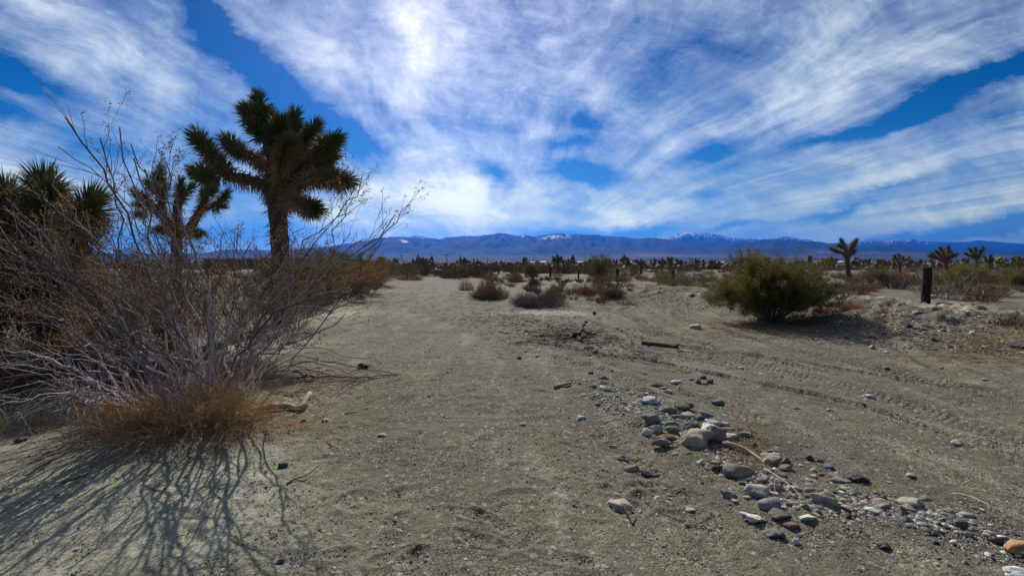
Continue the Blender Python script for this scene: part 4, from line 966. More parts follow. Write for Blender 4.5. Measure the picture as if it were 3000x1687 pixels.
# ------------------------------------------------------------------ posts
def post(label, px, ytop, ybase, Y, wpx, seed):
    r = np.random.default_rng(seed); b = at(px, ybase, Y); zg = gz(b[0], Y); top = at(px, ytop, Y)[2]
    root = empty('fence_post', (b[0], Y, zg), label, 'post', 'tarred timber posts along the berm')
    w = wpx*Y/F/2; H = top-zg; n = 14
    hs = np.linspace(-.1, H, 9); an = np.arange(n)*2*pi/n
    # squared timber with worn corners
    V = []
    for i, h in enumerate(hs):
        rr = w*(1/np.maximum(np.abs(np.cos(an)), np.abs(np.sin(an))))**.55*(1+r.normal(size=n)*.03)
        V.append(np.stack([np.cos(an)*rr+.012*r.normal(), np.sin(an)*rr*.9, np.full(n, h)+(r.normal(size=n)*.008 if i == 8 else 0)], 1))
    V = np.concatenate(V); idx = np.arange(9*n).reshape(9, n); j = np.roll(idx, -1, axis=1)
    q = np.stack([idx[:-1], j[:-1], j[1:], idx[1:]], -1).reshape(-1, 4)
    mk('timber', V, [q], M['post'], root)
    c = np.concatenate([V[-n:], [[0, 0, H+.006]]]); mk('cut_top', c, [np.stack([np.arange(n), np.roll(np.arange(n), -1), np.full(n, n)], -1)], M['darkwood'], root)
    return root
post('nearest and thickest tarred timber post beside the tan block on the berm', 2712, 783, 876, 12.8, 21, 1)
post('tarred post seen through the branches of the big green creosote', 2232, 790, 848, 21, 19, 2)
post('second tarred post standing clear, before the thin two pronged Joshua tree', 1971, 791, 832, 28.6, 9.5, 3)
post('tarred post on the berm just past the tall loose olive shrub', 1809, 787, 823, 33, 8.5, 4)
post('slim tarred post in front of the drooping Joshua tree', 1612, 784, 811, 46, 5.5, 5)
post('faint brownish post half hidden by the tall loose olive shrub', 1695, 791, 815, 40, 4.5, 6)
post('small far post, closest of the far three to the upright olive shrub', 1501, 783, 803, 56, 4.5, 7)
post('small far post in the middle of the far three', 1459, 781, 799, 62, 4, 8)
post('small far post at the wash end of the far three', 1426, 779, 797, 66, 4, 9)

# ------------------------------------------------------------------ buildings and poles
def house(label, px, Y, w, d, h, z0=0.0, rot=0, roofm='white', group=None, parts=True, name='house'):
    x = (px-1500)/F*Y
    if not parts:
        m = MB(); m.box((0, 0, h/2), (w, d, h), rot)
        W2, D2 = w/2+.4, d/2+.4
        v = np.array([(-W2, -D2, h), (W2, -D2, h), (W2, D2, h), (-W2, D2, h), (-W2, 0, h*1.45), (W2, 0, h*1.45)])
        m.add(v+[0, 0, .02], [[0, 1, 5, 4], [2, 3, 4, 5]], [[0, 4, 3], [1, 2, 5]])
        o = m.build(name, M[roofm]); o.location = (x, Y, z0); return tag(o, label, 'house', group)
    root = empty(name, (x, Y, z0), label, 'building', group)
    MB().box((0, 0, h/2-.2), (w, d, h), rot).build('wall', M['wall'], root)
    MB().box((0, 0, h-.14), (w+.8, d+.8, .28), rot).build('roof', M[roofm], root)
    for k in (-.32, -.08, .2):
        wi = MB().box((k*w, -d/2-.03, h*.5), (1.3, .08, .9), rot).build('window', M['dark'], root)
        MB().box((k*w, -d/2-.04, h*.5-.5), (1.5, .14, .08), rot).build('sill', M['white'], wi)
    MB().box((.38*w, -d/2-.03, h*.4), (1.0, .08, h*.72), rot).build('door', M['dark'], root)
    return root
house('long low building with flat white roof seen through the twigs beside the tall tree trunk', 702, 112, 13.0, 7, 2.75, parts=True, name='building')
rh = np.random.default_rng(66)
hl = []
for i, (px, w) in enumerate([(2385, 9), (2400, 14), (2420, 8), (2447, 16), (2462, 9), (2500, 12), (2517, 18), (2540, 10), (2562, 14), (2585, 12), (2612, 9), (2660, 10), (2905, 8), (1700, 8), (1735, 12), (1820, 8), (1840, 9), (2110, 8), (1590, 9), (1560, 7)]):
    o = house('x', px, 330+rh.uniform(-40, 60), w*.42, 5, 1.6+.5*rh.random(), parts=False, group='white roofed houses on the plain')
    hl.append(('white house low on the plain', px, 780, o))
for i in range(62):
    px = rh.choice([rh.normal(1180, 60), rh.normal(1290, 70), rh.normal(1440, 80), rh.normal(1560, 70), rh.uniform(1650, 2300)]); D = rh.uniform(3600, 8800)
    s = rh.uniform(.5, 1.4)*(1+.25*(i % 9 == 0))
    o = house('x', px, D, 13*s*D/6000, 9*s, 5.0*s*D/6000, float(apron(D))-1.0, rh.uniform(-.3, .3), parts=False, group='far houses dotted over the slope below the mountains')
    hl.append(('speck of a house', px, 770-apron(D)/D*F, o))
LAND2 = LAND+[('the snowy bowl of the first summit', 1187, 720), ('the middle summit', 1460, 740), ('the snow flecked summit', 1640, 740), ('the highest peak', 2012, 750), ('the low domed peak', 2297, 750)]
name_by_landmark(hl, LAND2, lambda kt, o, l: f'{kt}, {o}closest to {l}')
for i, (px, yt, Y, l) in enumerate([(1177, 756, 190, 'thin utility pole over the brown mound in the wash'), (1309, 754, 170, 'thin utility pole over the far bend of the wash'), (1428, 762, 240, 'thin utility pole above the farthest posts'), (2478, 762, 260, 'thin utility pole behind the upright Joshua tree'), (2020, 760, 260, 'thin utility pole beyond the thin two pronged tree')]):
    b = at(px, 775, Y); top = at(px, yt, Y)[2]
    root = empty('utility_pole', (b[0], Y, 0), l, 'utility pole', 'utility poles on the plain')
    h = top+1.5
    v, q = tubes(np.array([[[0, 0, -.2], [0, 0, h/2], [0, 0, h]]]), np.array([[.16, .14, .11]]), 6); mk('pole', v, [q], M['darkwood'], root)
    MB().box((0, 0, h-.6), (2.0, .12, .12)).build('crossarm', M['darkwood'], root)

# ------------------------------------------------------------------ stones
def ico_sphere(sub):
    import bmesh
    bm = bmesh.new(); bmesh.ops.create_icosphere(bm, subdivisions=sub, radius=1)
    v = np.array([x.co[:] for x in bm.verts]); f = np.array([[q.index for q in p.verts] for p in bm.faces]); bm.free(); return v, f
IC = {k: ico_sphere(k) for k in (1, 2, 3, 4)}
def rock_shape(r, sub, ang=.5, flat=1.0):
    """a water-worn stone: a softened random polyhedron, lumpy"""
    v, f = IC[sub]; n = rdir(16, r); h = r.uniform(.68, 1.02, 16); p = 6+26*ang
    q = np.maximum(v@n.T/h, 1e-3)**p; rad = q.sum(1)**(-1/p)
    w = v*rad[:, None]
    w = w*(1+.05*(1+ang)*np.sin(w@rdir(1, r)[0]*5+r.uniform(0, 6))[:, None])
    lump = fbm(w[:, 0]*2.2+r.uniform(0, 50), w[:, 1]*2.2+w[:, 2]*1.7, 3)
    return w*(1+.22*lump*ang)[:, None], f
def stone(label, px, py, w, h, col, ang=.4, rot=None, name='stone', seed=None, group=None, sub=3, sink=.4, dep=.72, tilt=0.1, flatk=None):
    """photo pixel of its middle, width, height there"""
    r = np.random.default_rng(int(px*7+py*13) if seed is None else seed)
    c = g_at(px, py+h*.18); dist = math.hypot(c[1], CAMZ); k = c[1]/F
    Wd = w*k; th = math.atan2(CAMZ-c[2], math.hypot(c[0], c[1]))
    D = Wd*dep; Hh = (h*k-D*sin(th))/cos(th); Hh = float(np.clip(Hh, Wd*.3, Wd*.85))
    v, f = rock_shape(r, sub, min(ang+.15, 1)); e = np.abs(v).max(0)
    v = v/e*np.array([Wd/2*1.12, D/2*1.12, Hh/2*(1+sink)*1.1])
    a = rot if rot is not None else r.uniform(-.35, .35)
    Rz = np.array([[cos(a), -sin(a), 0], [sin(a), cos(a), 0], [0, 0, 1]]); b = tilt*r.normal(); Rx = np.array([[1, 0, 0], [0, cos(b), -sin(b)], [0, sin(b), cos(b)]])
    v = v@Rx.T@Rz.T
    o = mk(name, v, [f], M['stone'], smooth=True)
    o.location = (c[0], c[1], c[2]+Hh/2*(1-sink)*1.0); o.color = (*col, 1)
    return tag(o, label, 'stone', group)
GREY = (.225, .213, .18); DGREY = (.095, .093, .088); BLUE = (.22, .22, .215); LIGHT = (.42, .40, .34); TAN = (.37, .335, .255); WHITE = (.64, .62, .56); BROWN = (.22, .15, .09); ORANGE = (.40, .23, .11); PINK = (.43, .33, .27); GREEN = (.17, .20, .175)
ST = [
 ('largest boulder of the heap, tan with a broad cracked flat face', 2032,1288,97,66,TAN,.75),
 ('dome shaped blue grey stone at the upper corner of the heap', 1914,1227,64,36,BLUE,.35),
 ('flaky white slab lying flat at the head of the heap', 1901,1175,58,26,WHITE,.8),
 ('dark grey stone leaning against the back of the largest boulder', 2094,1282,58,50,GREY,.5),
 ('white topped bar stone behind the dark leaning stone', 2080,1256,58,20,WHITE,.6),
 ('smooth pale hump beside the brown litter', 2139,1277,46,25,LIGHT,.2),
 ('mottled blue white slab in front of the largest boulder', 1956,1299,78,28,BLUE,.7),
 ('small white block at the outer corner of the heap', 1895,1266,31,24,WHITE,.8),
 ('chunky grey stone with a white edge beside the small white block', 1926,1260,25,25,LIGHT,.9),
 ('flat reddish brown stone wedged under the heap', 1954,1281,46,18,BROWN,.3),
 ('smooth greenish stone behind the brown wedged one', 1962,1242,43,17,GREEN,.3),
 ('dull grey stone between the dome shaped and the greenish stones', 1920,1249,36,20,GREY,.5),
 ('dark green block touching the largest boulder', 1974,1268,30,24,(.10,.125,.11),.8),
 ('flat dark stone above the dark green block', 1970,1254,40,14,GREEN,.3),
 ('long grey slab topmost in the heap', 1956,1202,60,17,GREY,.4),
 ('thin grey slab just past the topmost long one', 2001,1196,54,14,DGREY,.4),
 ('smooth dark oval stone at the far corner of the heap', 2057,1225,38,20,DGREY,.2),
 ('flat dark stone stacked on the dark oval', 2068,1213,34,11,GREY,.3),
 ('pale edged slab in the middle of the far row', 2014,1217,44,14,LIGHT,.6),
 ('thin buried slab near the far row', 1990,1222,34,12,GREY,.4),
 ('lichen spotted grey stone left of the white bar', 2086,1241,48,18,LIGHT,.5),
 ('second lichen spotted stone, outermost on the far side', 2122,1242,34,16,LIGHT,.5),
 ('small pale grey wedge right of the lichen spotted pair', 2134,1256,28,13,LIGHT,.6),
 ('flat greenish slab behind the largest boulder', 2018,1247,48,14,GREEN,.4),
 ('short flat grey stone by the brown mat of litter', 2184,1272,42,14,GREY,.6),
 ('smooth pinkish pebble past the head of the heap', 1959,1148,35,15,PINK,.2),
 ('dark wedge stone beside the pinkish pebble', 1924,1130,36,15,DGREY,.6),
 ('small flat grey pebble between the dark wedge and the pinkish one', 1944,1137,22,8,GREY,.3),
 ('long pale flat slab at the tip of the heap', 1780,1142,42,13,LIGHT,.7),
 ('little white flake alone on the sand', 1531,1243,22,10,WHITE,.6),
 ('half buried white lump between the flake and the heap', 1704,1224,32,13,WHITE,.8),
 ('oval white pebble in mid sand, the nearer of two', 1574,1043,20,8,LIGHT,.2),
 ('oval pale pebble in mid sand, the farther of two', 1539,1028,18,8,LIGHT,.2),
 ('dark curved chip near the two oval pebbles', 1521,1048,22,6,DGREY,.5),
 ('round cream pebble between the dark log and the heap', 1916,1059,21,15,PINK,.3),
 ('long slim grey stone lying flush in the sand', 1766,1109,34,10,GREY,.3),
 ('small dark hump beyond the slim flush stone', 1730,1094,19,10,DGREY,.4),
 ('thin white sliver past the pinkish pebble', 1981,1121,33,8,WHITE,.6),
 ('pale crumbly rock standing alone inside the tyre curves', 2036,959,32,15,WHITE,.7),
 ('dark pyramid shaped rock on the sand near the berm', 1743,918,18,19,DGREY,.95),
 ('egg shaped stone of the small dark cluster', 2045,1119,18,19,GREY,.2),
 ('round ball stone of the small dark cluster', 2080,1119,17,14,DGREY,.1),
 ('brownish lump at the back of the small dark cluster', 2058,1107,20,12,DGREY,.4),
 ('flat lump at the front of the small dark cluster', 2068,1125,16,8,DGREY,.4),
 ('small stone at the tail of the small dark cluster', 2026,1112,14,9,DGREY,.4),
 ('straight dark bar stone lying alone in front of the heap', 1821,1343,46,12,GREY,.7),
 ('split grey oval stone lying next to the pointed dark one', 1849,1374,49,26,GREY,.4),
 ('pointed dark wedge stone with a tapering tail', 1889,1386,50,18,DGREY,.6),
 ('small buried pale stone above the dark bar stone', 1799,1308,26,10,LIGHT,.4),
 ('wide smooth grey cobble, biggest of the lower trail', 2158,1381,95,50,GREY,.15),
 ('blocky tan boulder at the end of the driftwood stick', 2257,1347,64,40,TAN,.7),
 ('purple brown stone touching the tan boulder', 2302,1352,30,26,(.17,.14,.135),.7),
 ('round dark cobble at the top of the forked white twig', 2230,1406,36,28,GREY,.15),
 ('long pale grey cobble below the round dark one', 2225,1438,80,40,LIGHT,.3),
 ('rough tan cobble hidden behind the white twig', 2272,1428,42,30,PINK,.4),
 ('pale smooth cobble right of the white twig', 2320,1430,54,28,LIGHT,.3),
 ('blocky tan stone standing tallest on the lower trail', 2414,1464,68,50,(.32,.29,.22),.6),
 ('speckled black and white cobble left of the white twig', 2256,1477,72,34,BLUE,.2),
 ('ribbed grey cobble below the speckled one', 2286,1506,66,32,GREY,.4),
 ('pale angular stone at the foot of the white twig', 2366,1516,54,26,WHITE,.7),
 ('small orange stone under the white twig', 2323,1476,26,17,ORANGE,.4),
 ('small grey cube shaped stone beside the white twig', 2361,1485,25,20,GREY,.6),
 ('dark squat pebble between the twig foot and the tallest tan stone', 2394,1499,30,20,GREY,.4),
 ('rounded brown cobble lowest under the ribbed one', 2318,1539,42,20,BROWN,.2),
 ('two toned cobble right of the tallest tan stone', 2490,1491,40,21,TAN,.3),
 ('black pebble just below the two toned cobble', 2487,1510,28,18,DGREY,.3),
 ('crumbly white rock low on the left of the trail', 2208,1519,62,24,WHITE,.6),
 ('broad buried grey green cobble at the bottom of the trail', 2272,1562,58,30,GREEN,.2),
 ('dark lump resting on the buried grey green cobble', 2290,1569,25,22,DGREY,.5),
 ('small bright white pebble beside the buried cobble', 2330,1585,20,18,WHITE,.4),
 ('flat ripple marked grey stone left of the long pale cobble', 2134,1449,52,19,GREY,.4),
 ('small white pebble under the ripple marked stone', 2156,1467,22,11,LIGHT,.4),
 ('flat yellowish pebble beside the long pale cobble', 2188,1457,26,12,TAN,.2),
 ('flat greenish pebble above the round dark cobble', 2248,1384,38,13,GREEN,.3),
 ('small dark green pebble right of the flat greenish one', 2296,1393,26,16,GREEN,.3),
 ('flat shadowed stone below the tan boulder', 2300,1373,46,14,GREY,.4),
 ('angular dark lump standing apart right of the tan boulder', 2374,1341,26,18,DGREY,.8),
 ('thin greenish pebble beside the angular dark lump', 2402,1349,26,9,GREEN,.4),
 ('pale chip leading the small pebble row', 2384,1377,24,12,LIGHT,.7),
 ('dark flat pebble topping the small pebble row', 2428,1367,34,15,GREEN,.5),
 ('round grey pebble in the small pebble row', 2407,1388,25,13,GREY,.4),
 ('pinkish pebble ending the small pebble row', 2386,1394,24,10,PINK,.3),
 ('brown ridge backed cobble of the small pebble row', 2444,1391,44,18,(.25,.18,.14),.4),
 ('flat blue grey cobble below the brown ridge backed one', 2458,1406,54,20,BLUE,.2),
 ('broken dark slab extending from the blue grey cobble', 2510,1402,60,18,DGREY,.6),
 ('grey oval pebble right of the pale smooth cobble', 2371,1438,34,16,GREY,.3),
 ('flat pale pebble between the pebble row and the tall tan stone', 2474,1431,32,12,LIGHT,.3),
 ('long flat grey pebble just right of that flat pale one', 2500,1444,40,11,GREY,.4),
 ('plain grey rounded stone standing clear mid trail', 2533,1458,36,23,GREY,.3),
 ('tan pointed slab left of the big speckled block', 2587,1477,56,18,TAN,.5),
 ('small dark pebble behind the tan pointed slab', 2589,1459,22,14,DGREY,.4),
 ('big speckled grey block mid way down the right trail', 2662,1471,76,36,LIGHT,.5),
 ('square grey stone right behind the big speckled block', 2711,1463,38,16,GREY,.6),
 ('long low dark stone under the tan pointed slab', 2640,1498,60,16,(.17,.16,.13),.4),
 ('pink pebble resting in the right trail', 2783,1496,24,16,PINK,.3),
 ('flat tan pebble below the pink one', 2776,1507,32,16,TAN,.3),
 ('small orange brick coloured pebble by the pink one', 2796,1512,18,10,ORANGE,.5),
 ('pale flat stone right of the pink pebble', 2833,1508,40,16,LIGHT,.4),
 ('rough dark stone under the pale flat one', 2810,1532,52,24,DGREY,.6),
 ('yellow tan cobble below the rough dark stone', 2823,1563,38,17,TAN,.2),
 ('pale oval pebble near the black ball', 2899,1562,30,14,LIGHT,.2),
 ('round black ball stone beside the orange boulder', 2921,1583,38,30,(.06,.065,.075),.1),
 ('white capped pebble behind the black ball', 2930,1571,26,10,WHITE,.3),
 ('big smooth orange brown boulder cut by the frame edge', 2980,1606,80,54,ORANGE,.2),
 ('white quartz rock in the bottom corner', 2976,1674,66,34,(.75,.73,.70),.6),
 ('small pale pebble low near the bottom corner', 2747,1655,18,13,LIGHT,.3),
 ('cream pebble right of the small pale one near the corner', 2784,1656,22,16,TAN,.3),
 ('orange pebble right of the cream one near the corner', 2827,1648,18,15,ORANGE,.4),
 ('dark knobbly clod alone below the trail', 2592,1598,46,22,(.07,.068,.07),.9),
 ('round dark pebble alone below the white twig', 2015,1538,20,14,GREY,.1),
 ('striated tan rock lying alone on the open sand', 1822,1484,78,38,(.42,.35,.27),.5),
 ('white chip between the lone striated rock and the trail', 1927,1457,19,14,WHITE,.6),
 ('thin pale sliver stone below the white chip', 2023,1494,40,10,LIGHT,.6),
 ('small cream pebble below the largest boulder', 1980,1330,23,10,LIGHT,.2),
 ('small grey pebble below the largest boulder', 2020,1329,26,11,GREY,.3),
 ('greyish pebble under the dark leaning stone', 2071,1322,20,14,LIGHT,.4),
 ('pale green triangular chip above the wide grey cobble', 2050,1356,34,16,(.38,.42,.37),.9),
 ('pinkish curled slab above the wide grey cobble', 2096,1356,34,13,PINK,.6),
 ('dark lump between the curled slab and the wide grey cobble', 2100,1372,30,22,DGREY,.6),
 ('long white stone beside the lower tyre print', 2544,1163,50,11,(.55,.60,.58),.4),
 ('pale knob stone on open sand beside the rusty leaf', 2333,1196,24,11,LIGHT,.6),
 ('cream chip right of the rusty leaf', 2432,1201,22,11,LIGHT,.6),
 ('oblong cream stone alone far right of the heap', 2804,1299,34,13,(.52,.50,.38),.3),
 ('pale half buried stone between trail and tyre print', 2668,1393,44,12,LIGHT,.5),
 ('flat greenish slab past the heap on open sand', 2103,1179,36,11,GREEN,.4),
 ('brown rounded cobble in the litter mat', 2205,1303,30,18,BROWN,.3),
 ('flat grey pebble above the tan boulder', 2262,1323,30,13,GREY,.3),
 ('small pebble left of the round dark cobble', 2172,1404,24,14,GREY,.3),
 ('dark pebble pair member nearest the wide cobble', 2196,1408,20,15,DGREY,.3),
 ('small round pebble below the dark pebble pair', 2174,1416,18,13,DGREY,.3),
 ('tan block with sharp edges at the foot of the nearest post', 2733,886,38,27,(.42,.37,.31),.95),
 ('dark stone on the bank below the tan block', 2663,956,21,12,DGREY,.5),
 ('dark pointed stone lower on the bank', 2735,998,18,12,DGREY,.7),
 ('grey round stone at the edge of the creosote shadow', 2556,1018,17,12,LIGHT,.4),
 ('half round stone nearer the tyre print than the shadow edge one', 2601,1034,20,9,LIGHT,.3),
 ('long dark flat boulder by the yellow straw', 2984,1012,56,19,(.15,.14,.14),.3),
 ('grey flat stone of the bank ledge group', 2683,928,28,10,LIGHT,.4),
 ('second flat stone of the bank ledge group, farther right', 2707,932,26,9,GREY,.4),
 ('big dark block high on the outer bank', 2964,925,36,19,DGREY,.7),
 ('pale pebble mid bank right of the dark pointed stone', 2849,978,18,10,WHITE,.4),
 ('cream pebble beside the narrow bank rut', 2589,926,14,9,LIGHT,.4),
 ('grey flat stone on the berm top left of the tan block', 2571,875,18,7,GREY,.4),
 ('white flat stone on the berm top near the creosote', 2476,872,20,6,WHITE,.4),
 ('dark angular rock on the berm between the posts', 2028,868,16,9,DGREY,.8),
 ('flat grey rock on the berm just above the angular one', 2041,856,20,6,GREY,.5),
 ('white pebble at the base of the dark driftwood root', 1760,1018,10,8,WHITE,.5),
 ('pale slab in the stone scatter under the driftwood root', 1745,1027,22,9,LIGHT,.4),
 ('grey slab in the stone scatter under the driftwood root', 1725,1021,26,9,GREY,.4),
 ('white flake on the sand left of the driftwood litter', 1482,975,14,7,WHITE,.5),
 ('thin white flake farther left of the driftwood litter', 1478,952,16,5,WHITE,.5),
]
stone_objs = []
for i_, a in enumerate(ST):
    if i_ < 25: a = (a[0], a[1], a[2], a[3]*1.1, a[4]*1.12)+tuple(a[5:])
    o = stone(*a[:6], ang=a[6], sub=4 if a[3] > 45 else 3)
    stone_objs.append(o)
stone('dark stone half under the brown sticks', 1060, 1072, 44, 14, DGREY, .5)
stone('pale small stone on the sand near the pale log', 1120, 1275, 26, 10, LIGHT, .3)
stone('dark small rock below the pale fallen log', 890, 1233, 20, 14, DGREY, .6)
stone('cream pebble next to the dark rock below the log', 952, 1232, 22, 12, LIGHT, .4)
stone('round white pebble in the fan of shadows', 741, 1412, 16, 12, WHITE, .2)
stone('flat dark stone near the bottom of the open sand', 823, 1643, 34, 12, DGREY, .4)
stone('curled dark clod beside the shadow fan', 828, 1362, 34, 18, DGREY, .8)
stone('dark clod left in the shade of the bleached branches', 57, 1290, 34, 20, DGREY, .8)
# smaller pebbles, each its own
rs = np.random.default_rng(404)
SL = [('the largest boulder of the heap', 2032, 1288), ('the wide smooth grey cobble', 2158, 1381), ('the blocky tan boulder', 2257, 1347), ('the tallest tan stone', 2414, 1464), ('the big speckled block', 2662, 1471), ('the orange boulder at the edge', 2980, 1606), ('the driftwood root', 1705, 985), ('the pinkish pebble', 1959, 1148), ('the bright crusted silt', 1610, 915), ('the pale fallen log', 800, 1190), ('the lone striated rock', 1822, 1484), ('the buried grey green cobble', 2272, 1562), ('the long dark flat boulder', 2984, 1012), ('the tan block by the post', 2733, 886), ('the black and white cobble', 2256, 1477)]
CL = [('grey', GREY), ('dark', DGREY), ('pale', LIGHT), ('tan', TAN), ('whitish', WHITE), ('greenish', GREEN)]
its = []
RPX = np.array([(1740,1130),(1880,1195),(2010,1265),(2140,1345),(2330,1460),(2600,1490),(2800,1530),(3000,1640)], float)
for i in range(140):
    z = rs.random()
    if z < .62:
        q = rs.random()*6.99; k = int(q); f = q-k; c = RPX[k]*(1-f)+RPX[k+1]*f; px = c[0]+rs.normal()*38; py = c[1]+rs.normal()*22
    elif z < .82: px = rs.normal(1700, 120); py = 985+rs.normal()*22+(px-1700)*.12
    elif z < .92: px = rs.uniform(2450, 3000); py = rs.uniform(905, 985)+(px-2450)*.05
    else: px = rs.uniform(1300, 2900); py = rs.uniform(1000, 1600)
    if px > 2990 or py > 1680: continue
    sc = .45+.55*(py-850)/600; w = rs.uniform(12, 26)*sc; cn, cc = CL[rs.choice(6, p=[.28, .22, .2, .1, .1, .1])]
    o = stone('x', px, py, w, w*rs.uniform(.35, .6), cc, rs.uniform(.2, .8), name='pebble', seed=i, group='small pebbles strewn over the sand', sub=2, rot=rs.uniform(0, 3))
    its.append((f'{cn} pebble', px, py, o))
name_by_landmark(its, SL, lambda kt, o, l: f'small {kt}, {o}closest to {l}')

def gravel():
    r = np.random.default_rng(31); n = 26000
    v0, f0 = IC[1]; px = r.uniform(-150, 3150, n); py = 800+900*r.random(n)**.75
    # more of it along the trail, the bank and the litter
    m = 9000; q = r.random(m)*6.99; k = q.astype(int); f = (q-k)[:, None]; c = RPX[k]*(1-f)+RPX[k+1]*f+np.stack([r.normal(size=m)*55, r.normal(size=m)*30], 1)
    m2 = 3500; c2 = np.stack([r.normal(1700, 170, m2), 0*np.zeros(m2)], 1); c2[:, 1] = 985+r.normal(size=m2)*26+(c2[:, 0]-1700)*.14
    m3 = 3600; c3 = np.stack([r.uniform(2380, 3100, m3), np.zeros(m3)], 1); c3[:, 1] = r.uniform(885, 1010, m3)+(c3[:, 0]-2450)*.06
    m4 = 1500; c4 = np.stack([r.uniform(1560, 2150, m4), np.zeros(m4)], 1); c4[:, 1] = 850+r.random(m4)*60+(c4[:, 0]-1560)*.03
    m5 = 2600; q5 = r.random(m5)*5.99; k5 = q5.astype(int); f5 = (q5-k5)[:, None]; c5 = RPX[k5]*(1-f5)+RPX[k5+1]*f5+np.stack([r.normal(size=m5)*34, r.normal(size=m5)*18], 1)
    px = np.concatenate([px, c5[:, 0], c[:, 0], c2[:, 0], c3[:, 0], c4[:, 0]]); py = np.concatenate([py, c5[:, 1], c[:, 1], c2[:, 1], c3[:, 1], c4[:, 1]]); N = len(px)
    X = (px-1500)/F; V = (843.5-py)/F; d = np.stack([X, cos(PITCH)+V*sin(PITCH), -sin(PITCH)+V*cos(PITCH)], 1)
    z = np.zeros(N)
    ok = d[:, 2] < -.02; d = d[ok]; z = z[ok]
    for _ in range(6):
        p = d*((z-CAMZ)/d[:, 2])[:, None]; z = .5*z+.5*height(p[:, 0], p[:, 1])
    N = len(d); Yv = p[:, 1]
    s = (.0022+.004*r.random(N)**3)*(1+.28*np.maximum(Yv-2, 0))
    ii = np.arange(len(ok))[ok]; big = (ii >= n) & (ii < n+m5); s = np.where(big, .006+.016*r.random(N)**2, s)
    bank = (ii >= n+m5+m+m2) & (ii < n+m5+m+m2+m3); s = np.where(bank, s*.8+.03*r.random(N)**3, s)
    s = np.minimum(s, .05)*np.where(r.random(N) > .985, 2.0, 1)
    c = np.stack([p[:, 0], p[:, 1], z+s*.15], 1)
    sc = np.stack([s*r.uniform(.8, 1.5, N), s*r.uniform(.8, 1.3, N), s*r.uniform(.4, .8, N)], 1)
    a = r.uniform(0, pi, N); W_ = v0[None]*sc[:, None]*r.uniform(.8, 1.2, (N, len(v0), 1))
    x = W_[..., 0]*np.cos(a)[:, None]-W_[..., 1]*np.sin(a)[:, None]; y = W_[..., 0]*np.sin(a)[:, None]+W_[..., 1]*np.cos(a)[:, None]
    Vv = np.stack([x, y, W_[..., 2]], -1)+c[:, None]
    f = (np.arange(N)[:, None, None]*len(v0)+f0[None]).reshape(-1, 3)
    o = mk('gravel', Vv.reshape(-1, 3), [f], M['gravel'], attrs={'vary': np.repeat(r.random(N), len(v0))})
    tag(o, 'fine mixed gravel sprinkled over the sand', 'gravel', kind='stuff')
def grav_m(t, p):
    v = t.node('ShaderNodeAttribute', attribute_name='vary').outputs['Fac']
    cr = t.node('ShaderNodeValToRGB', {0: v}); e = cr.color_ramp.elements
    e[0].color = (.08, .08, .08, 1); e[1].color = (.62, .60, .53, 1)
    for q, c in ((.3, (.17, .165, .15, 1)), (.55, (.27, .255, .21, 1)), (.75, (.33, .27, .19, 1)), (.88, (.42, .40, .35, 1))): x = e.new(q); x.color = c
    t.l.new(cr.outputs[0], p.inputs['Base Color'])
M['gravel'] = material('gravel_grains', grav_m, .9, .2)
gravel()

# ------------------------------------------------------------------ wood
def wood(name, label, pts, r0, r1, mat, n=14, lift=.6, cat='driftwood', k=8, wob=.03, group=None, sides=None, seed=1):
    """pts: photo pixels on the ground (px, py[, height above ground])"""
    r = np.random.default_rng(seed+int(pts[0][0])); W3 = []
    for q in pts:
        g = g_at(q[0], q[1]); W3.append(g+np.array([0, 0, (q[2] if len(q) > 2 else 0)+r0*lift]))
    P = smooth_line(W3, n); L = np.linalg.norm(P[-1]-P[0]); P[1:-1] += r.normal(size=(n-2, 3))*r0*wob*3
    P[:, 2] = np.maximum(P[:, 2], height(P[:, 0], P[:, 1])+r1*.5)
    R = np.linspace(r0, r1, n)*(1+r.normal(size=n)*.06)
    P = np.concatenate([P[:1]-(P[1]-P[0])*.02, P, P[-1:]+(P[-1]-P[-2])*.02]); R = np.concatenate([[R[0]*.15], R, [R[-1]*.15]])
    v, q = tubes(P[None], R[None], k); v = v+rdir(len(v), r)*r0*.05; c = W3[0]
    m = MB(); m.add(v, q, a=r.random()*.6)
    if sides:
        for sp in sides:
            Q = [g_at(s[0], s[1])+np.array([0, 0, (s[2] if len(s) > 2 else 0)+r1*.6]) for s in sp]; Pq = smooth_line(Q, 8)
            v, q = tubes(Pq[None], np.linspace(r1, r1*.4, 8)[None], 5); m.add(v, q, a=r.random()*.6)
    return tag(m.build(name, M[mat], None, True, loc=c), label, cat, group)
wood('log', 'bent pale barkless log lying at the foot of the orange grass', [(680,1232),(735,1215),(790,1202),(840,1199),(880,1204),(908,1178,.06)], .042, .026, 'deadwood', 22, .9, 'log', 12)
wood('wood_chip', 'pale splintered wood chip in the shade below the log', [(630,1270,.03),(650,1255,.05),(670,1240,.06)], .022, .012, 'deadwood', 6, .6, 'wood chip', 6)
wood('bark_piece', 'curled piece of pale bark lying alone on the sand', [(1622,1138,.01),(1648,1132,.012),(1672,1127,.015)], .021, .017, 'deadwood', 8, .5, 'bark', 8)
wood('log', 'short dark driftwood log lying by the tyre prints', [(1880,1008),(1915,1012),(1950,1016),(1984,1021)], .045, .035, 'darkwood', 12, .7, 'log', 9)
wood('stick', 'dark stick tip behind the short dark log', [(1985,1008),(2005,1016),(2022,1022)], .014, .006, 'darkwood', 8)
wood('plank_splinter', 'flat pale wood splinter past the short dark log', [(1988,1028),(2010,1031),(2032,1033)], .016, .008, 'deadwood', 6)
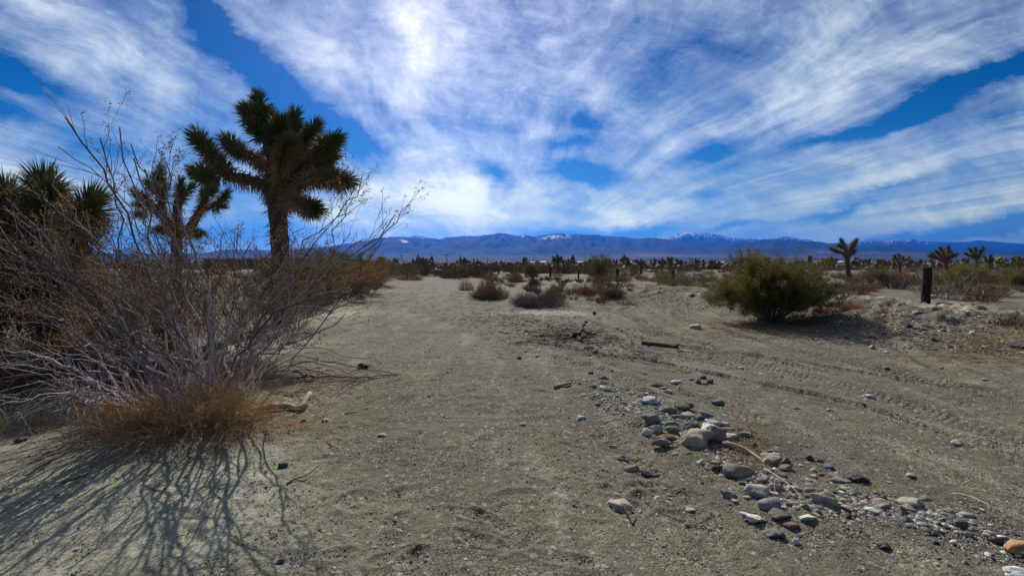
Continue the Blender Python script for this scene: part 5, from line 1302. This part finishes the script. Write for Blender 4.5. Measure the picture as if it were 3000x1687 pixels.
wood('driftwood_root', 'twisted dark driftwood root rearing up from the debris', [(1665,985),(1690,992,.05),(1706,980,.13),(1716,966,.22)], .06, .03, 'darkwood', 12, .5, 'driftwood', 8, .15, sides=[[(1690,990,.05),(1700,1002,.02),(1710,1003,.0)],[(1706,982,.1),(1725,985,.05),(1750,982,0)],[(1680,990,.03),(1660,994,0),(1640,988,0)]])
wood('stick', 'long dark stick lying in front of the driftwood root', [(1583,986),(1620,987),(1665,990),(1700,1000)], .016, .01, 'darkwood', 12)
wood('stick', 'thick pale driftwood stick running from the heap to the tan boulder', [(2118,1308,.02),(2150,1316,.03),(2185,1326,.02),(2215,1342,.01),(2242,1362,0)], .017, .008, 'deadwood', 14)
wood('twig', 'long forked white twig draped over the lower stones', [(2240,1397,.06),(2275,1424,.07),(2310,1450,.07),(2345,1480,.06),(2385,1510,.02)], .0055, .003, 'deadwood', 16, cat='twig', k=6, sides=[[(2275,1424,.07),(2268,1440,.05),(2272,1458,.03)]])
wood('twig', 'long white twig arching over the sand near the orange boulder', [(2793,1454,.02),(2840,1481,.06),(2900,1512,.06),(2960,1535,.04),(3020,1552,.02)], .006, .003, 'deadwood', 16, cat='twig', k=6)
wood('twig', 'small bent white twig in front of the heap', [(1726,1289),(1740,1298,.01),(1750,1324)], .004, .0025, 'deadwood', 10, cat='twig', k=5)
wood('twig', 'kinked brown twig sticking out below the lone striated rock', [(1822,1490,.03),(1838,1515,.02),(1853,1540)], .006, .004, 'darkwood', 8, cat='twig', k=5, sides=[[(1853,1538,.01),(1868,1512),(1884,1492)]])
wood('twig', 'thin curved brown twig above the lone striated rock', [(1838,1415),(1868,1428),(1890,1465),(1912,1490)], .004, .003, 'darkwood', 12, cat='twig', k=5)
wood('twig', 'thin pale stem below the round dark pebble', [(1955,1550),(1970,1572),(1992,1588)], .003, .002, 'deadwood', 10, cat='twig', k=5)
wood('twig', 'long thin pale root strand at the bottom of the sand', [(1800,1590),(1830,1625),(1870,1650),(1900,1700)], .003, .002, 'deadwood', 12, cat='twig', k=5, sides=[[(1830,1625),(1812,1610),(1830,1590)],[(1870,1650),(1862,1640),(1880,1690)]])
wood('twig', 'pale twig with hooked end past the pinkish pebble', [(1990,1148),(1985,1140,.02),(2000,1130,.03),(2030,1126)], .005, .003, 'deadwood', 10, cat='twig', k=5)
wood('stick', 'thin dark stick behind the white slab', [(1872,1144),(1905,1148),(1940,1158),(1972,1166)], .007, .004, 'darkwood', 12, cat='stick', k=6)
wood('twig', 'yellow stem lying along the lower tyre print', [(2605,1144),(2640,1155),(2668,1163)], .004, .003, 'straw', 8, cat='twig', k=5)
wood('twig', 'bare white twig on the sand right of the dark log', [(2078,1062),(2110,1068),(2142,1078)], .006, .004, 'deadwood', 8, cat='twig', k=5)
wood('twig', 'short brown twig on the sand below the brown sticks', [(958,1298),(972,1306),(990,1313)], .006, .003, 'darkwood', 8, cat='twig', k=5)
wood('twig', 'dark forked twig lying in the middle of the shadow fan', [(840,1418),(870,1405,.01),(900,1400,.02),(947,1365,.03)], .006, .003, 'darkwood', 12, cat='twig', k=5)
wood('twig', 'dark curved stick lying flat on the silt in the shadow fan', [(183,1416),(215,1405),(240,1395),(262,1388)], .010, .005, 'darkwood', 8, cat='twig', k=5)
wood('twig', 'short pale stick pointing to the tip of the brown sticks', [(1148,1122),(1158,1112),(1168,1103)], .005, .003, 'deadwood', 8, cat='twig', k=5)
wood('twig', 'dark twig on the sand past the pale log end', [(1010,1213),(1045,1207),(1080,1196)], .006, .003, 'darkwood', 8, cat='twig', k=5)
# brown pile of sticks right of the big shrub: each a stick
pile = [([(780,1080),(860,1035,.05),(950,1030,.05),(1010,1050,.02),(1085,1050)],.008),([(760,1100),(870,1055,.06),(940,1065,.04),(1040,1080,.02),(1160,1098)],.009),([(800,1090),(900,1090,.03),(1000,1110,.02),(1080,1105)],.008),([(850,1110),(930,1113,.05),(1010,1112,.03),(1110,1108)],.010),([(830,1085),(900,1080,.1),(970,1085,.05),(1050,1110)],.007),([(1165,1098),(1100,1108,.02),(1050,1130,.02),(985,1165)],.008),([(790,1150),(850,1160,.01),(900,1140,.02),(960,1130)],.006),([(800,1152),(860,1158,.03),(910,1170,.07),(950,1190)],.007),([(900,1120),(960,1100,.08),(1010,1120,.04),(1080,1118)],.007),([(850,1070),(920,1072,.08),(1000,1075,.05),(1130,1100)],.006),([(870,1120),(940,1125,.02),(1030,1120,.02),(1140,1105)],.006),([(930,1045,.02),(940,1075,.1),(950,1110,.02)],.006),([(900,1170),(930,1180,.03),(960,1205)],.006),([(860,1100,.05),(905,1112,.06),(950,1118,.02)],.016),([(770,1120),(830,1100,.12),(900,1100,.10),(980,1120)],.007),([(1000,1140),(1040,1125,.05),(1090,1110,.03),(1130,1100)],.006)]
ob = []
for i, (p, rr) in enumerate(pile):
    o = wood('stick', 'x', p, rr, rr*.4, 'darkwood', 14, cat='stick', group='brown sticks heaped beside the silvery shrub', wob=.25, k=5, seed=i)
    m_ = p[len(p)//2]; ob.append(('brown stick of the heap', m_[0], m_[1], o))
name_by_landmark(ob, [('its tip on the open sand', 1100, 1100), ('the pale fallen log', 850, 1170), ('the orange grass', 760, 1080)], lambda kt, o, l: f'{kt}, {o}closest to {l}')
def litter(name, label, cx, cy, rx, ry, n, L, rad, mat, seed, hz=.05):
    r = np.random.default_rng(seed); px = cx+r.normal(size=n)*rx*.5; py = cy+r.normal(size=n)*ry*.5
    C = np.array([flat_at(a, b) for a, b in zip(px, py)]); C[:, 2] = height(C[:, 0], C[:, 1])+rad+r.random(n)*hz
    d = rdir(n, r)*np.array([1, 1, .18]); d = unit(d)*(L*r.uniform(.4, 1.2, n))[:, None]
    P = paths_between(C-d/2, C+d/2, 5, .05, .0, r); P = floorz(P, rad*.6)
    v, q = tubes(P, np.full((n, 5), rad)*np.linspace(1, .6, 5)*r.uniform(.6, 1.4, (n, 1)), 3)
    return tag(mk(name, v, [q], M[mat], attrs={'vary': np.repeat(r.random(n), 15)}), label, 'litter', kind='stuff')
litter('twig_litter', 'brown plant litter among the stones of the heap', 2165, 1325, 130, 70, 900, .07, .0016, 'redbrush', 1, .02)
litter('twig_litter', 'rusty litter on the far side of the stone heap', 2150, 1262, 110, 30, 400, .07, .0016, 'redbrush', 2, .02)
litter('twig_litter', 'dark driftwood litter around the twisted root', 1660, 980, 170, 34, 620, .22, .005, 'darkwood', 3, .05)
litter('twig_litter', 'fine brown twigs under the brown sticks', 900, 1120, 330, 70, 900, .16, .0022, 'redbrush', 4, .05)
litter('twig_litter', 'dead stems strewn under the silvery shrub', 560, 1245, 420, 70, 1500, .18, .002, 'grass', 5, .04)
litter('twig_litter', 'dead stems on the shaded ground behind the bleached branches', 120, 1130, 420, 60, 900, .2, .0025, 'redbrush', 6, .04)
litter('twig_litter', 'dry debris at the foot of the berm by the green creosote', 2330, 960, 420, 40, 900, .22, .004, 'redbrush', 7, .04)
litter('twig_litter', 'straw and dry stems along the edge of the bank', 2900, 1035, 360, 36, 600, .2, .003, 'redbrush', 8, .03)
litter('twig_litter', 'dark twigs tangled at the break in the berm', 1850, 875, 170, 24, 380, .3, .006, 'darkwood', 9, .08)
litter('twig_litter', 'scattered bark bits between root and tyre prints', 1900, 1030, 300, 36, 260, .12, .004, 'darkwood', 10, .02)
litter('twig_litter', 'dark wash debris below the left bank', 960, 880, 280, 60, 300, .25, .005, 'darkwood', 11, .02)
litter('twig_litter', 'dark wash debris along the berm foot beside the wash', 1480, 900, 330, 40, 400, .25, .005, 'darkwood', 12, .02)

# ------------------------------------------------------------------ haze
def haze():
    m = bpy.data.materials.new('haze'); m.use_nodes = True; t = NT(m.node_tree); t.n.clear()
    v = t.node('ShaderNodeVolumePrincipled', {'Color': (.02, .20, .90, 1), 'Density': 3.3e-5, 'Anisotropy': .5}); o = t.node('ShaderNodeOutputMaterial'); t.l.new(v.outputs[0], o.inputs['Volume'])
    b = MB(); b.box((0, 0, (1800-6)/2), (120000, 61000, 1806)); h = b.build('haze', m); tag(h, kind='stuff'); h['label'] = 'thin blue haze over the far plain and mountains'; h['category'] = 'haze'
haze()
